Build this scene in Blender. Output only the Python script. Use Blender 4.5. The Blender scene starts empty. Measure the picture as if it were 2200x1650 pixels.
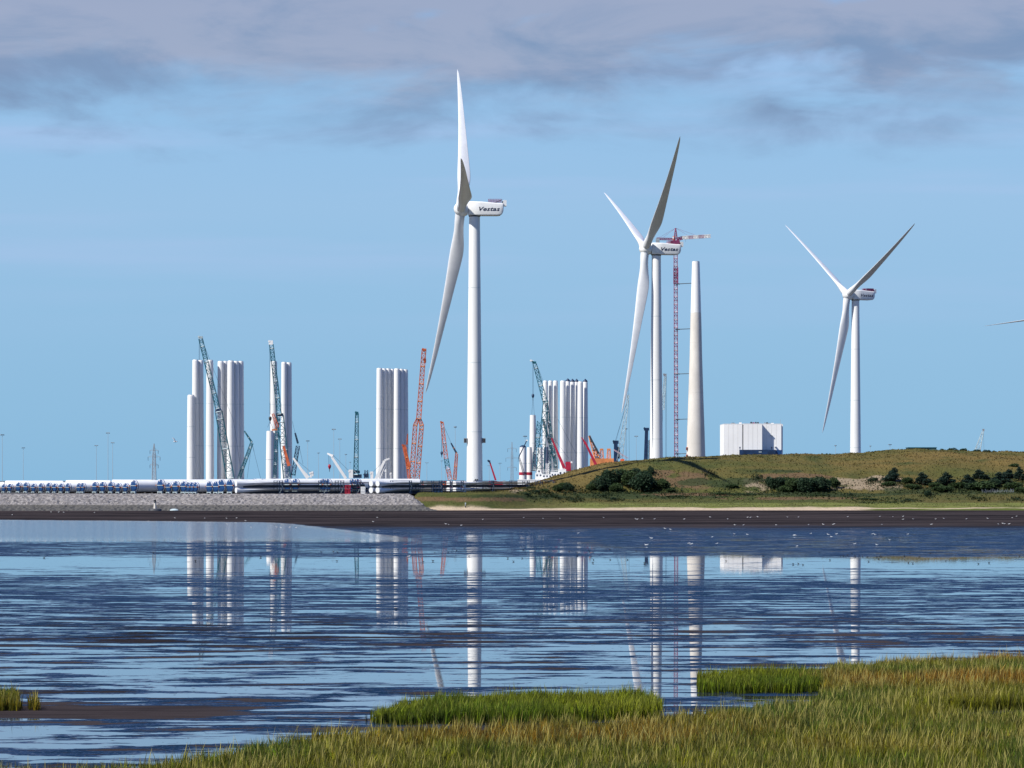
import bpy, math, random
import numpy as np
from mathutils import Vector, Matrix, noise as mnoise

random.seed(7); rng = np.random.default_rng(7)
SC = bpy.context.scene
COL = SC.collection
R = math.radians

# ------------------------------------------------------------------ camera
FPX, EYE, CX, YH = 7360.0, 8.0, 1100.0, 1033.0
cam_d = bpy.data.cameras.new("camera"); cam = bpy.data.objects.new("camera", cam_d); COL.objects.link(cam)
cam.location = (0, 0, EYE); cam.rotation_euler = (R(90), 0, 0)
cam_d.sensor_width = 36.0; cam_d.lens = 36.0 * FPX / 2200.0
cam_d.shift_y = (YH - 825.0) / 2200.0
cam_d.clip_start = 1.0; cam_d.clip_end = 40000.0
SC.camera = cam

# ------------------------------------------------------------------ world
SUN_EL, SUN_AZ = 44.0, 57.0
sv = Vector((-math.sin(R(SUN_AZ)) * math.cos(R(SUN_EL)), -math.cos(R(SUN_AZ)) * math.cos(R(SUN_EL)), math.sin(R(SUN_EL))))
W = bpy.data.worlds.new("World"); SC.world = W; W.use_nodes = True
nt = W.node_tree; nt.nodes.clear()
def N(t, kind, **kw):
    n = t.nodes.new(kind)
    for k, v in kw.items(): setattr(n, k, v)
    return n
def L(t, a, b): t.links.new(a, b)
def math_node(t, op, a, b=None, c=None, clamp=False):
    n = N(t, 'ShaderNodeMath', operation=op); n.use_clamp = clamp
    for i, v in enumerate((a, b, c)):
        if v is None: continue
        if isinstance(v, (int, float)): n.inputs[i].default_value = v
        else: L(t, v, n.inputs[i])
    return n.outputs[0]
def sstep(t, v, lo, hi, inv=False):
    n = N(t, 'ShaderNodeMapRange', interpolation_type='SMOOTHSTEP')
    L(t, v, n.inputs['Value']); n.inputs['From Min'].default_value = lo; n.inputs['From Max'].default_value = hi
    n.inputs['To Min'].default_value = 1.0 if inv else 0.0; n.inputs['To Max'].default_value = 0.0 if inv else 1.0
    return n.outputs[0]
def mixc(t, f, a, b, mode='MIX'):
    n = N(t, 'ShaderNodeMix', data_type='RGBA', blend_type=mode)
    if isinstance(f, (int, float)): n.inputs[0].default_value = f
    else: L(t, f, n.inputs[0])
    for i, v in ((6, a), (7, b)):
        if isinstance(v, tuple): n.inputs[i].default_value = (*v, 1)
        else: L(t, v, n.inputs[i])
    return n.outputs[2]
def noise_node(t, vec, scale, detail=4, rough=0.55, dist=0.0):
    n = N(t, 'ShaderNodeTexNoise'); L(t, vec, n.inputs['Vector'])
    n.inputs['Scale'].default_value = scale; n.inputs['Detail'].default_value = detail
    n.inputs['Roughness'].default_value = rough; n.inputs['Distortion'].default_value = dist
    return n.outputs['Fac']
def mapping(t, vec, scale=(1, 1, 1), loc=(0, 0, 0)):
    n = N(t, 'ShaderNodeMapping'); L(t, vec, n.inputs['Vector'])
    n.inputs['Scale'].default_value = scale; n.inputs['Location'].default_value = loc
    return n.outputs[0]

sky = N(nt, 'ShaderNodeTexSky', sky_type='NISHITA'); sky.sun_disc = False
sky.sun_elevation = R(SUN_EL); sky.sun_rotation = math.atan2(sv.x, sv.y)
sky.air_density = 1.0; sky.dust_density = 0.3; sky.ozone_density = 3.0; sky.altitude = 0
tc = N(nt, 'ShaderNodeTexCoord'); sep = N(nt, 'ShaderNodeSeparateXYZ'); L(nt, tc.outputs['Generated'], sep.inputs[0])
el = sep.outputs['Z']
# the hazeless blue of this day: low sky is kept blue, paler a few degrees up
ramp = N(nt, 'ShaderNodeValToRGB'); L(nt, math_node(nt, 'MULTIPLY', el, 2.0, clamp=True), ramp.inputs[0])
cr = ramp.color_ramp; cr.elements[0].position = 0.0; cr.elements[0].color = (.185, .43, .68, 1)
cr.elements[1].position = 1.0; cr.elements[1].color = (.020, .085, .36, 1)
for p, c in ((.06, (.212, .44, .685)), (.16, (.278, .478, .720)), (.24, (.255, .475, .745)), (.36, (.058, .215, .62)), (.6, (.030, .125, .50))):
    e = cr.elements.new(p); e.color = (*c, 1)
SKYS = 8.6     # sky colours are in units where Background strength 0.1 gives display values
base = mixc(nt, 0.10, mixc(nt, 1.0, ramp.outputs[0], (SKYS, SKYS, SKYS), 'MULTIPLY'), sky.outputs[0])
# clouds
dv = mapping(nt, tc.outputs['Generated'], (10, 10, 31), (2.35, 0, .4))
n1 = noise_node(nt, dv, 1.35, 8, .56, .45)
n2 = noise_node(nt, mapping(nt, tc.outputs['Generated'], (16, 16, 46), (3.1, 0, 1.7)), 1.2, 5, .5, .2)
edge = math_node(nt, 'ADD', el, math_node(nt, 'MULTIPLY', math_node(nt, 'SUBTRACT', n1, .5), .080))
m_low = sstep(nt, edge, .099, .126)
holes = sstep(nt, math_node(nt, 'ADD', n2, math_node(nt, 'MULTIPLY', sep.outputs['X'], .75)), .60, .76)
m_hi = sstep(nt, el, .15, .26, True)
mask = math_node(nt, 'MULTIPLY', m_low, math_node(nt, 'SUBTRACT', 1.0, math_node(nt, 'MULTIPLY', holes, .95)))
mask = math_node(nt, 'MULTIPLY', mask, math_node(nt, 'ADD', math_node(nt, 'MULTIPLY', m_hi, .8), .12))
cshade = sstep(nt, math_node(nt, 'ADD', noise_node(nt, mapping(nt, tc.outputs['Generated'], (11, 11, 40), (4.3, 2, 5.6)), 1.3, 8, .60, .4), math_node(nt, 'MULTIPLY', math_node(nt, 'SUBTRACT', el, .118), 6.0)), .38, .66)
ccol = mixc(nt, cshade, (.180, .262, .420), (.325, .366, .495))
ccol = mixc(nt, 1.0, ccol, (SKYS, SKYS, SKYS), 'MULTIPLY')
# thin veil streaks lower down
veil = sstep(nt, noise_node(nt, mapping(nt, tc.outputs['Generated'], (5, 5, 70), (0, 0, 3.3)), 1.0, 4, .5), .45, .75)
veil = math_node(nt, 'MULTIPLY', veil, math_node(nt, 'MULTIPLY', sstep(nt, el, .03, .09), .45))
vcol = mixc(nt, 1.0, (.43, .53, .79), (SKYS, SKYS, SKYS), 'MULTIPLY')
c0 = mixc(nt, veil, base, vcol)
c1 = mixc(nt, math_node(nt, 'MULTIPLY', mask, .92), c0, ccol)
bg = N(nt, 'ShaderNodeBackground'); L(nt, c1, bg.inputs[0]); bg.inputs[1].default_value = 0.1
wo = N(nt, 'ShaderNodeOutputWorld'); L(nt, bg.outputs[0], wo.inputs[0])

# ------------------------------------------------------------------ sun
sd = bpy.data.lights.new("sun", 'SUN'); sd.energy = 5.0; sd.angle = R(0.53); sd.color = (1.0, .965, .90)
so = bpy.data.objects.new("sun", sd); COL.objects.link(so); so.location = (0, 0, 300)
so.rotation_euler = sv.to_track_quat('Z', 'Y').to_euler()
SC.view_settings.view_transform = 'Standard'; SC.view_settings.look = 'None'
SC.view_settings.exposure = 0.34; SC.view_settings.gamma = 1; SC.view_settings.use_curve_mapping = False
SC.cycles.max_bounces = 6; SC.cycles.transparent_max_bounces = 4

# ------------------------------------------------------------------ helpers
def P(px, py, D): return Vector(((px - CX) / FPX * D, D, EYE + (YH - py) / FPX * D))
def S(D): return D / FPX
GZ = 4.4   # harbour ground level above the flats

MATS = {}
def mat(name, col, rough=.5, spec=.5, var=.12, vscale=1.0, metallic=0.0, bump=0.0, stretch=(1, 1, 1), col2=None):
    if name in MATS: return MATS[name]
    m = bpy.data.materials.new(name); m.use_nodes = True; t = m.node_tree; b = t.nodes['Principled BSDF']
    tcn = N(t, 'ShaderNodeTexCoord')
    v = mapping(t, tcn.outputs['Object'], stretch)
    f = noise_node(t, v, vscale, 5, .6)
    c = tuple(x * (1 - var * 1.5) for x in col) if col2 is None else col2
    L(t, mixc(t, sstep(t, f, .35, .68), tuple(c), tuple(min(1, x * (1 + (var * .3))) for x in col)), b.inputs['Base Color'])
    b.inputs['Roughness'].default_value = rough; b.inputs['Specular IOR Level'].default_value = spec
    b.inputs['Metallic'].default_value = metallic
    if bump:
        bn = N(t, 'ShaderNodeBump'); bn.inputs['Strength'].default_value = bump; bn.inputs['Distance'].default_value = .2
        L(t, f, bn.inputs['Height']); L(t, bn.outputs[0], b.inputs['Normal'])
    MATS[name] = m; return m

M_WHITE = mat('white_paint', (.80, .80, .78), .38, .4, .05, .25, stretch=(1, 1, .15))
M_TWHITE = mat('tower_paint', (.80, .80, .78), .42, .4, .07, .3, stretch=(1, 1, .08))
M_BLADE = mat('blade_gelcoat', (.70, .71, .72), .40, .4, .05, .3)
M_CONC = mat('pale_concrete', (.66, .62, .56), .7, .3, .10, .12, stretch=(1, 1, .5))
M_TEAL = mat('teal_steel', (.018, .13, .17), .45, .4, .3, .5)
M_TEALW = mat('pale_steel', (.48, .58, .60), .5, .4, .2, .5)
M_NAVY = mat('navy_steel', (.02, .045, .10), .5, .4, .3, .6)
M_ORANGE = mat('orange_steel', (.60, .13, .05), .5, .4, .25, .5)
M_ORYEL = mat('orange_yellow_steel', (.72, .26, .09), .5, .4, .2, .2)
M_RED = mat('red_steel', (.42, .02, .05), .45, .4, .2, .5)
M_PURPLE = mat('maroon_steel', (.28, .05, .13), .5, .4, .25, .5)
M_PINK = mat('pink_white_panel', (.62, .50, .56), .5, .4, .2, .5)
M_GREY = mat('grey_galvanised', (.30, .33, .36), .5, .4, .15, .5)
M_DARK = mat('dark_grey', (.045, .05, .06), .6, .4, .3, .5)
M_BLUE = mat('blue_cover', (.008, .050, .165), .4, .5, .25, 1.2)
M_BLUED = mat('blue_steel', (.010, .035, .095), .5, .4, .3, .4)
M_CLAMP = mat('orange_clamp', (.70, .22, .08), .5, .4, .2, 1)
M_INK = mat('lettering_ink', (.008, .012, .045), .5, .3, .0, 1)
M_GULL = mat('gull_white', (.85, .85, .84), .7, .2, .05, 10)
M_GULLG = mat('gull_grey', (.36, .38, .42), .7, .2, .05, 10)
M_WADER = mat('wader_brown', (.045, .038, .035), .8, .2, .3, 10)
M_BARK = mat('bark', (.07, .05, .035), .9, .2, .3, 3)

class MB:
    def __init__(s): s.v = []; s.f = []; s.m = []; s.mats = []; s.sm = []
    def mi(s, m):
        if m not in s.mats: s.mats.append(m)
        return s.mats.index(m)
    def add(s, vs, fs, m, smooth=False):
        o = len(s.v); s.v += [tuple(v) for v in vs]; k = s.mi(m)
        for f in fs: s.f.append(tuple(i + o for i in f)); s.m.append(k); s.sm.append(smooth)
    def box(s, c, d, m, rot=None):
        c = Vector(c); vs = []
        for x in (-.5, .5):
            for y in (-.5, .5):
                for z in (-.5, .5):
                    p = Vector((x * d[0], y * d[1], z * d[2]))
                    if rot is not None: p = rot @ p
                    vs.append(c + p)
        s.add(vs, [(0, 1, 3, 2), (4, 6, 7, 5), (0, 4, 5, 1), (2, 3, 7, 6), (0, 2, 6, 4), (1, 5, 7, 3)], m)
    def tube(s, a, b, r0, r1=None, m=None, n=8, caps=True, smooth=None):
        a = Vector(a); b = Vector(b); r1 = r0 if r1 is None else r1
        d = (b - a)
        if d.length < 1e-6: return
        q = d.to_track_quat('Z', 'Y'); vs = []
        for p, r in ((a, r0), (b, r1)):
            for i in range(n):
                t = 2 * math.pi * i / n + math.pi / n
                vs.append(p + q @ Vector((math.cos(t) * r, math.sin(t) * r, 0)))
        fs = [(i, (i + 1) % n, n + (i + 1) % n, n + i) for i in range(n)]
        s.add(vs, fs, m, n > 6 if smooth is None else smooth)
        if caps: s.add(vs, [tuple(range(n))[::-1], tuple(range(n, 2 * n))], m, False)
    def lathe(s, prof, m, n=32, mtx=None, cap=True, smooth=True):
        vs = []; k = len(prof)
        for (z, r) in prof:
            for i in range(n):
                t = 2 * math.pi * i / n; p = Vector((math.cos(t) * r, math.sin(t) * r, z))
                vs.append(mtx @ p if mtx is not None else p)
        fs = []
        for j in range(k - 1):
            for i in range(n): fs.append((j * n + i, j * n + (i + 1) % n, (j + 1) * n + (i + 1) % n, (j + 1) * n + i))
        s.add(vs, fs, m, smooth)
        if cap: s.add(vs, [tuple(range(n))[::-1], tuple(range((k - 1) * n, k * n))], m, False)
    def loft(s, rings, m, smooth=True, cap=True):
        n = len(rings[0]); vs = [p for r in rings for p in r]; fs = []
        for j in range(len(rings) - 1):
            for i in range(n): fs.append((j * n + i, j * n + (i + 1) % n, (j + 1) * n + (i + 1) % n, (j + 1) * n + i))
        s.add(vs, fs, m, smooth)
        if cap: s.add(vs, [tuple(range(n))[::-1], tuple(range((len(rings) - 1) * n, len(rings) * n))], m, False)
    def truss(s, a, b, w0, w1, bays, r, m, m2=None, band=0, side=None, br=None, depth=None):
        """lattice beam: four chords and zig-zag bracing on each face"""
        a = Vector(a); b = Vector(b); ax = (b - a).normalized()
        sd_ = Vector((1, 0, 0)) if side is None else Vector(side)
        if abs(ax.dot(sd_)) > .95: sd_ = Vector((0, 0, 1))
        u = (sd_ - ax * sd_.dot(ax)).normalized(); v = ax.cross(u)
        br = r * .6 if br is None else br
        cor = [(-1, -1), (1, -1), (1, 1), (-1, 1)]; lev = []
        for i in range(bays + 1):
            t = i / bays; w = (w0 + (w1 - w0) * t) / 2; c = a.lerp(b, t); wd = w if depth is None else depth / 2
            lev.append([c + u * x * w + v * y * wd for x, y in cor])
        for k in range(4):
            s.tube(lev[0][k], lev[-1][k], r, r, m, 4, False)
        for i in range(bays):
            mm = m2 if (m2 is not None and band and i % band == 0) else m
            for k in range(4):
                k2 = (k + 1) % 4
                if i % 2: s.tube(lev[i][k], lev[i + 1][k2], br, br, mm, 3, False)
                else: s.tube(lev[i][k2], lev[i + 1][k], br, br, mm, 3, False)
                s.tube(lev[i][k], lev[i][k2], br * (2.2 if mm is m2 else 1), br * (2.2 if mm is m2 else 1), mm, 3, False)
    def build(s, name, parent=None, label=None, mtx=None):
        me = bpy.data.meshes.new(name); me.from_pydata(s.v, [], s.f)
        for m in s.mats: me.materials.append(m)
        me.polygons.foreach_set('material_index', s.m); me.polygons.foreach_set('use_smooth', s.sm); me.update()
        o = bpy.data.objects.new(name, me); COL.objects.link(o)
        if parent is not None: o.parent = parent
        if mtx is not None: o.matrix_basis = mtx
        if label: o['label'] = label
        return o

def tag(o, label, cat, group=None):
    o['label'] = label; o['category'] = cat
    if group: o['group'] = group
    return o
def struct(o, kind='structure'): o['kind'] = kind; return o
def thing(name, label, cat, loc=(0, 0, 0), rz=0, group=None):
    o = bpy.data.objects.new(name, None); COL.objects.link(o); o.empty_display_size = .5
    o.location = loc; o.rotation_euler = (0, 0, rz); return tag(o, label, cat, group)
def kids(o): return [c for c in COL.objects if c.parent == o]
def copy_tree(o, parent=None, children=None):
    c = o.copy(); COL.objects.link(c)
    if parent is not None: c.parent = parent
    for k in children(o) if children else kids(o): copy_tree(k, c)
    return c
def dup(proto, label, loc, rz=None, scale=None, group=None):
    c = copy_tree(proto); c['label'] = label; c.location = loc
    if rz is not None: c.rotation_euler = (0, 0, rz)
    if scale is not None: c.scale = scale if isinstance(scale, (tuple, list)) else (scale,) * 3
    if group: c['group'] = group
    return c
ORD = ['first', 'second', 'third', 'fourth', 'fifth', 'sixth', 'seventh', 'eighth', 'ninth', 'tenth', 'eleventh', 'twelfth',
       'thirteenth', 'fourteenth', 'fifteenth', 'sixteenth', 'seventeenth', 'eighteenth', 'nineteenth', 'twentieth']

# ------------------------------------------------------------------ the flats (one sheet to the horizon)
def mud_material():
    m = bpy.data.materials.new('tidal_mud'); m.use_nodes = True; t = m.node_tree; b = t.nodes['Principled BSDF']; out = t.nodes['Material Output']
    g = N(t, 'ShaderNodeNewGeometry'); pos = g.outputs['Position']
    s = N(t, 'ShaderNodeSeparateXYZ'); L(t, pos, s.inputs[0]); X = s.outputs['X']; Y = s.outputs['Y']
    # ridge / pool height field, growing coarser in the distance
    a = noise_node(t, mapping(t, pos, (.14, .42, 1)), 1.0, 8, .64, .25)
    bb = noise_node(t, mapping(t, pos, (.035, .055, 1), (7, 3, 0)), 1.0, 5, .55, .3)
    fine = noise_node(t, mapping(t, pos, (1.3, 1.1, 1)), 1.0, 4, .6)
    spk = noise_node(t, mapping(t, pos, (3.2, 2.2, 1), (4, 9, 0)), 1.0, 2, .5)
    low = noise_node(t, mapping(t, pos, (.010, .016, 1)), 1.0, 4, .55)
    h = math_node(t, 'ADD', math_node(t, 'MULTIPLY', a, .74), math_node(t, 'MULTIPLY', bb, .26))
    h = math_node(t, 'ADD', h, math_node(t, 'MULTIPLY', math_node(t, 'SUBTRACT', fine, .5), math_node(t, 'ADD', .07, math_node(t, 'MULTIPLY', sstep(t, Y, 110, 220), .10))))
    lowc = math_node(t, 'SUBTRACT', low, .5)
    Yn = math_node(t, 'ADD', Y, math_node(t, 'MULTIPLY', lowc, 120.0))
    Yn2 = math_node(t, 'ADD', Y, math_node(t, 'MULTIPLY', math_node(t, 'SUBTRACT', bb, .5), 34.0))
    Yn3 = math_node(t, 'ADD', Y, math_node(t, 'ADD', math_node(t, 'MULTIPLY', math_node(t, 'SUBTRACT', a, .5), 130.0), math_node(t, 'MULTIPLY', math_node(t, 'SUBTRACT', bb, .5), 60.0)))
    # bias of the field against distance: + dries the mud, - floods it
    cv = N(t, 'ShaderNodeValToRGB'); L(t, math_node(t, 'DIVIDE', Yn2, 1000.0, clamp=True), cv.inputs[0])
    r_ = cv.color_ramp; r_.interpolation = 'LINEAR'
    stops = BIAS
    r_.elements[0].position = stops[0][0]; r_.elements[0].color = (stops[0][1],) * 3 + (1,)
    r_.elements[1].position = stops[-1][0]; r_.elements[1].color = (stops[-1][1],) * 3 + (1,)
    for p_, v_ in stops[1:-1]:
        e_ = r_.elements.new(p_); e_.color = (v_,) * 3 + (1,)
    bias = math_node(t, 'MULTIPLY', math_node(t, 'SUBTRACT', cv.outputs[0], .5), 1.0)
    # broad left pool by the embankment, and the dry bank at lower left
    pool = math_node(t, 'MULTIPLY', sstep(t, math_node(t, 'ADD', math_node(t, 'MULTIPLY', X, 1.0), math_node(t, 'MULTIPLY', math_node(t, 'SUBTRACT', Y, 560), .16)), -34, -26, True),
                     math_node(t, 'MULTIPLY', sstep(t, math_node(t, 'ADD', Y, math_node(t, 'MULTIPLY', X, .75)), 600, 640, True), sstep(t, Yn2, 440, 500)))
    Yb = math_node(t, 'ADD', Y, math_node(t, 'MULTIPLY', math_node(t, 'SUBTRACT', a, .5), 5.0))
    bank = math_node(t, 'MULTIPLY', sstep(t, math_node(t, 'ADD', X, math_node(t, 'MULTIPLY', lowc, 20)), -11.5, -7.5, True),
                     math_node(t, 'MULTIPLY', sstep(t, Yb, 114.6, 116.6), sstep(t, Yb, 119, 122.5, True)))
    nearpool = math_node(t, 'MULTIPLY', sstep(t, Y, 112, 115, True), 1.0)
    bias = math_node(t, 'SUBTRACT', bias, math_node(t, 'MULTIPLY', pool, .8))
    bias = math_node(t, 'ADD', bias, math_node(t, 'MULTIPLY', bank, .30))
    hh = math_node(t, 'ADD', h, bias)
    wetmud = sstep(t, hh, .475, .505)       # rippled wet mud shows above the film of water
    drymud = math_node(t, 'MULTIPLY', sstep(t, hh, .545, .575), math_node(t, 'MAXIMUM', sstep(t, Y, 170, 235, True), sstep(t, Yn3, 530, 625)))        # drained brown mud on the ridges
    specks = math_node(t, 'MULTIPLY', sstep(t, spk, .695, .72), sstep(t, Y, 330, 480, True))
    wetmud = math_node(t, 'MAXIMUM', wetmud, specks)
    drymud = math_node(t, 'MAXIMUM', drymud, math_node(t, 'MULTIPLY', specks, sstep(t, Y, 180, 230, True)))
    # colours
    vis = noise_node(t, mapping(t, pos, (.02, .03, 1), (2, 2, 0)), 1.0, 5, .6)
    vis = sstep(t, math_node(t, 'ADD', math_node(t, 'MULTIPLY', vis, .6), math_node(t, 'MULTIPLY', a, .4)), .40, .60)
    dry = mixc(t, vis, (.014, .0115, .012), (.046, .037, .037))
    wet = (.003, .015, .030)  # blue of the mirrored sky partly put into the mud colour
    colr = mixc(t, drymud, mixc(t, wetmud, (.020, .026, .036), wet), dry)
    L(t, colr, b.inputs['Base Color'])
    ro = math_node(t, 'ADD', .012, math_node(t, 'MULTIPLY', wetmud, .10))
    ro = math_node(t, 'ADD', ro, math_node(t, 'MULTIPLY', drymud, .62)); ro = math_node(t, 'ADD', ro, math_node(t, 'MULTIPLY', pool, .10))
    L(t, ro, b.inputs['Roughness']); b.inputs['IOR'].default_value = 1.65
    sp = math_node(t, 'SUBTRACT', math_node(t, 'SUBTRACT', .70, math_node(t, 'MULTIPLY', wetmud, .45)), math_node(t, 'MULTIPLY', drymud, .22)); L(t, sp, b.inputs['Specular IOR Level'])
    # capillary ripples: the wet mud's facets tilt by up to ~15 degrees and mirror the sky higher up
    rn = N(t, 'ShaderNodeTexNoise'); L(t, mapping(t, pos, (9, 14, 1)), rn.inputs['Vector']); rn.inputs['Scale'].default_value = 1.0; rn.inputs['Detail'].default_value = 2
    vs_ = N(t, 'ShaderNodeVectorMath', operation='SUBTRACT'); L(t, rn.outputs['Color'], vs_.inputs[0]); vs_.inputs[1].default_value = (.5, .5, .5)
    mid = sstep(t, noise_node(t, mapping(t, pos, (.25, .5, 1), (3, 1, 0)), 1.0, 5, .65), .40, .60)
    k_ = math_node(t, 'MULTIPLY', wetmud, math_node(t, 'ADD', .5, math_node(t, 'MULTIPLY', mid, .7)))
    k_ = math_node(t, 'MULTIPLY', k_, math_node(t, 'SUBTRACT', 1.0, drymud))
    k_ = math_node(t, 'ADD', k_, math_node(t, 'ADD', .004, math_node(t, 'MULTIPLY', pool, .85)))
    cx_ = N(t, 'ShaderNodeCombineXYZ'); L(t, k_, cx_.inputs[0]); L(t, k_, cx_.inputs[1]); cx_.inputs[2].default_value = 0
    vm = N(t, 'ShaderNodeVectorMath', operation='MULTIPLY'); L(t, vs_.outputs[0], vm.inputs[0]); L(t, cx_.outputs[0], vm.inputs[1])
    # ripple marks are lopsided: their steep lee sides look south, towards the shore the picture is taken from
    tl = N(t, 'ShaderNodeCombineXYZ'); L(t, math_node(t, 'MULTIPLY', math_node(t, 'MULTIPLY', wetmud, math_node(t, 'SUBTRACT', 1.0, drymud)), math_node(t, 'SUBTRACT', -.13, math_node(t, 'MULTIPLY', mid, .17))), tl.inputs[1]); tl.inputs[2].default_value = 1.0
    va = N(t, 'ShaderNodeVectorMath', operation='ADD'); L(t, vm.outputs[0], va.inputs[0]); L(t, tl.outputs[0], va.inputs[1])
    vn = N(t, 'ShaderNodeVectorMath', operation='NORMALIZE'); L(t, va.outputs[0], vn.inputs[0]); L(t, vn.outputs[0], b.inputs['Normal'])
    df = N(t, 'ShaderNodeBsdfDiffuse'); L(t, colr, df.inputs[0]); mxs = N(t, 'ShaderNodeMixShader')
    L(t, math_node(t, 'ADD', math_node(t, 'MULTIPLY', wetmud, .30), math_node(t, 'MULTIPLY', drymud, .42), clamp=True), mxs.inputs[0])
    L(t, b.outputs[0], mxs.inputs[1]); L(t, df.outputs[0], mxs.inputs[2]); L(t, mxs.outputs[0], out.inputs[0])
    return m
# (distance/1000, level): .5 is neutral
BIAS = [(.085, .475), (.118, .486), (.150, .492), (.175, .502), (.215, .522), (.265, .529), (.300, .46), (.325, .39), (.350, .38), (.366, .535), (.50, .545), (.550, .555), (.64, .72), (.95, .80)]
M_MUD = mud_material()
mb = MB(); mb.add([(-9000, -300, 0), (9000, -300, 0), (9000, 30000, 0), (-9000, 30000, 0)], [(0, 1, 2, 3)], M_MUD)
struct(mb.build('mud_flat'))

# ------------------------------------------------------------------ harbour ground and stone embankment
M_QUAY = mat('quay_gravel', (.085, .08, .075), .9, .2, .2, .15, bump=.3)
def stone_mat():
    m = bpy.data.materials.new('embankment_stone'); m.use_nodes = True; t = m.node_tree; b = t.nodes['Principled BSDF']
    g = N(t, 'ShaderNodeNewGeometry'); s = N(t, 'ShaderNodeSeparateXYZ'); L(t, g.outputs['Position'], s.inputs[0])
    v = N(t, 'ShaderNodeTexVoronoi'); L(t, mapping(t, g.outputs['Position'], (1.0, .6, 1.0)), v.inputs['Vector']); v.inputs['Scale'].default_value = 2.1
    sp = N(t, 'ShaderNodeSeparateColor'); L(t, v.outputs['Color'], sp.inputs[0])
    nz = noise_node(t, g.outputs['Position'], .12, 5, .6)
    c = mixc(t, sp.outputs[0], (.07, .066, .075), (.30, .285, .285))
    c = mixc(t, math_node(t, 'MULTIPLY', nz, .6), c, (.25, .225, .19))
    weed = math_node(t, 'MULTIPLY', sstep(t, math_node(t, 'ADD', s.outputs['Z'], math_node(t, 'MULTIPLY', nz, .6)), 1.65, 1.95, True), .82)
    c = mixc(t, weed, c, (.055, .053, .045)); L(t, c, b.inputs['Base Color']); b.inputs['Roughness'].default_value = .9
    return m
M_STONE = stone_mat()
mb = MB()
mb.add([(-9000, 938, GZ), (-28, 938, GZ), (-28, 952, GZ), (-14, 952, GZ), (-14, 1030, GZ), (9000, 1030, GZ), (9000, 30000, GZ), (-9000, 30000, GZ)], [(0, 1, 2, 3, 4, 5, 6, 7)], M_QUAY)
struct(mb.build('harbour_ground'))
# embankment: profile rows (distance, height), jittered so it reads as rock armour
def sm(a, b, x):
    t = min(1, max(0, (x - a) / (b - a))); return t * t * (3 - 2 * t)
def embankment():
    prof = [(914, -.1), (916.5, .25), (919, .65), (921.5, 1.0), (923, 1.25), (923.6, 1.5), (924.6, 1.52), (926.5, 2.0), (928.5, 2.45), (930.5, 2.95), (932.5, 3.4), (934.5, 3.85), (936, 4.2), (937.5, 4.40), (939.5, 4.42)]
    xs = np.arange(-210, -19, .55); vs = []; fs = []; n = len(xs)
    dense = []
    for a, b in zip(prof[:-1], prof[1:]):
        for k in range(3): dense.append((a[0] + (b[0] - a[0]) * k / 3, a[1] + (b[1] - a[1]) * k / 3))
    dense.append(prof[-1])
    for j, (d, z) in enumerate(dense):
        for x in xs:
            q = mnoise.noise(Vector((x * 1.1, d * 1.1, 0))) * .42 + mnoise.noise(Vector((x * .15, d * .3, 4))) * .3 + random.uniform(-.2, .2)
            if z > 4.3 or z < 0: q *= .25
            q -= (z + .3) * sm(-25.5, -20, x + (d - 925) * .24)
            vs.append((x, d + q * .4, z + q))
    for j in range(len(dense) - 1):
        for i in range(n - 1): fs.append((j * n + i, j * n + i + 1, (j + 1) * n + i + 1, (j + 1) * n + i))
    m = MB(); m.add(vs, fs, M_STONE); o = m.build('stone_embankment')
    tag(o, 'long grey rock armoured embankment sloping from the storage yard down to the mud', 'embankment')
embankment()

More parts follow.
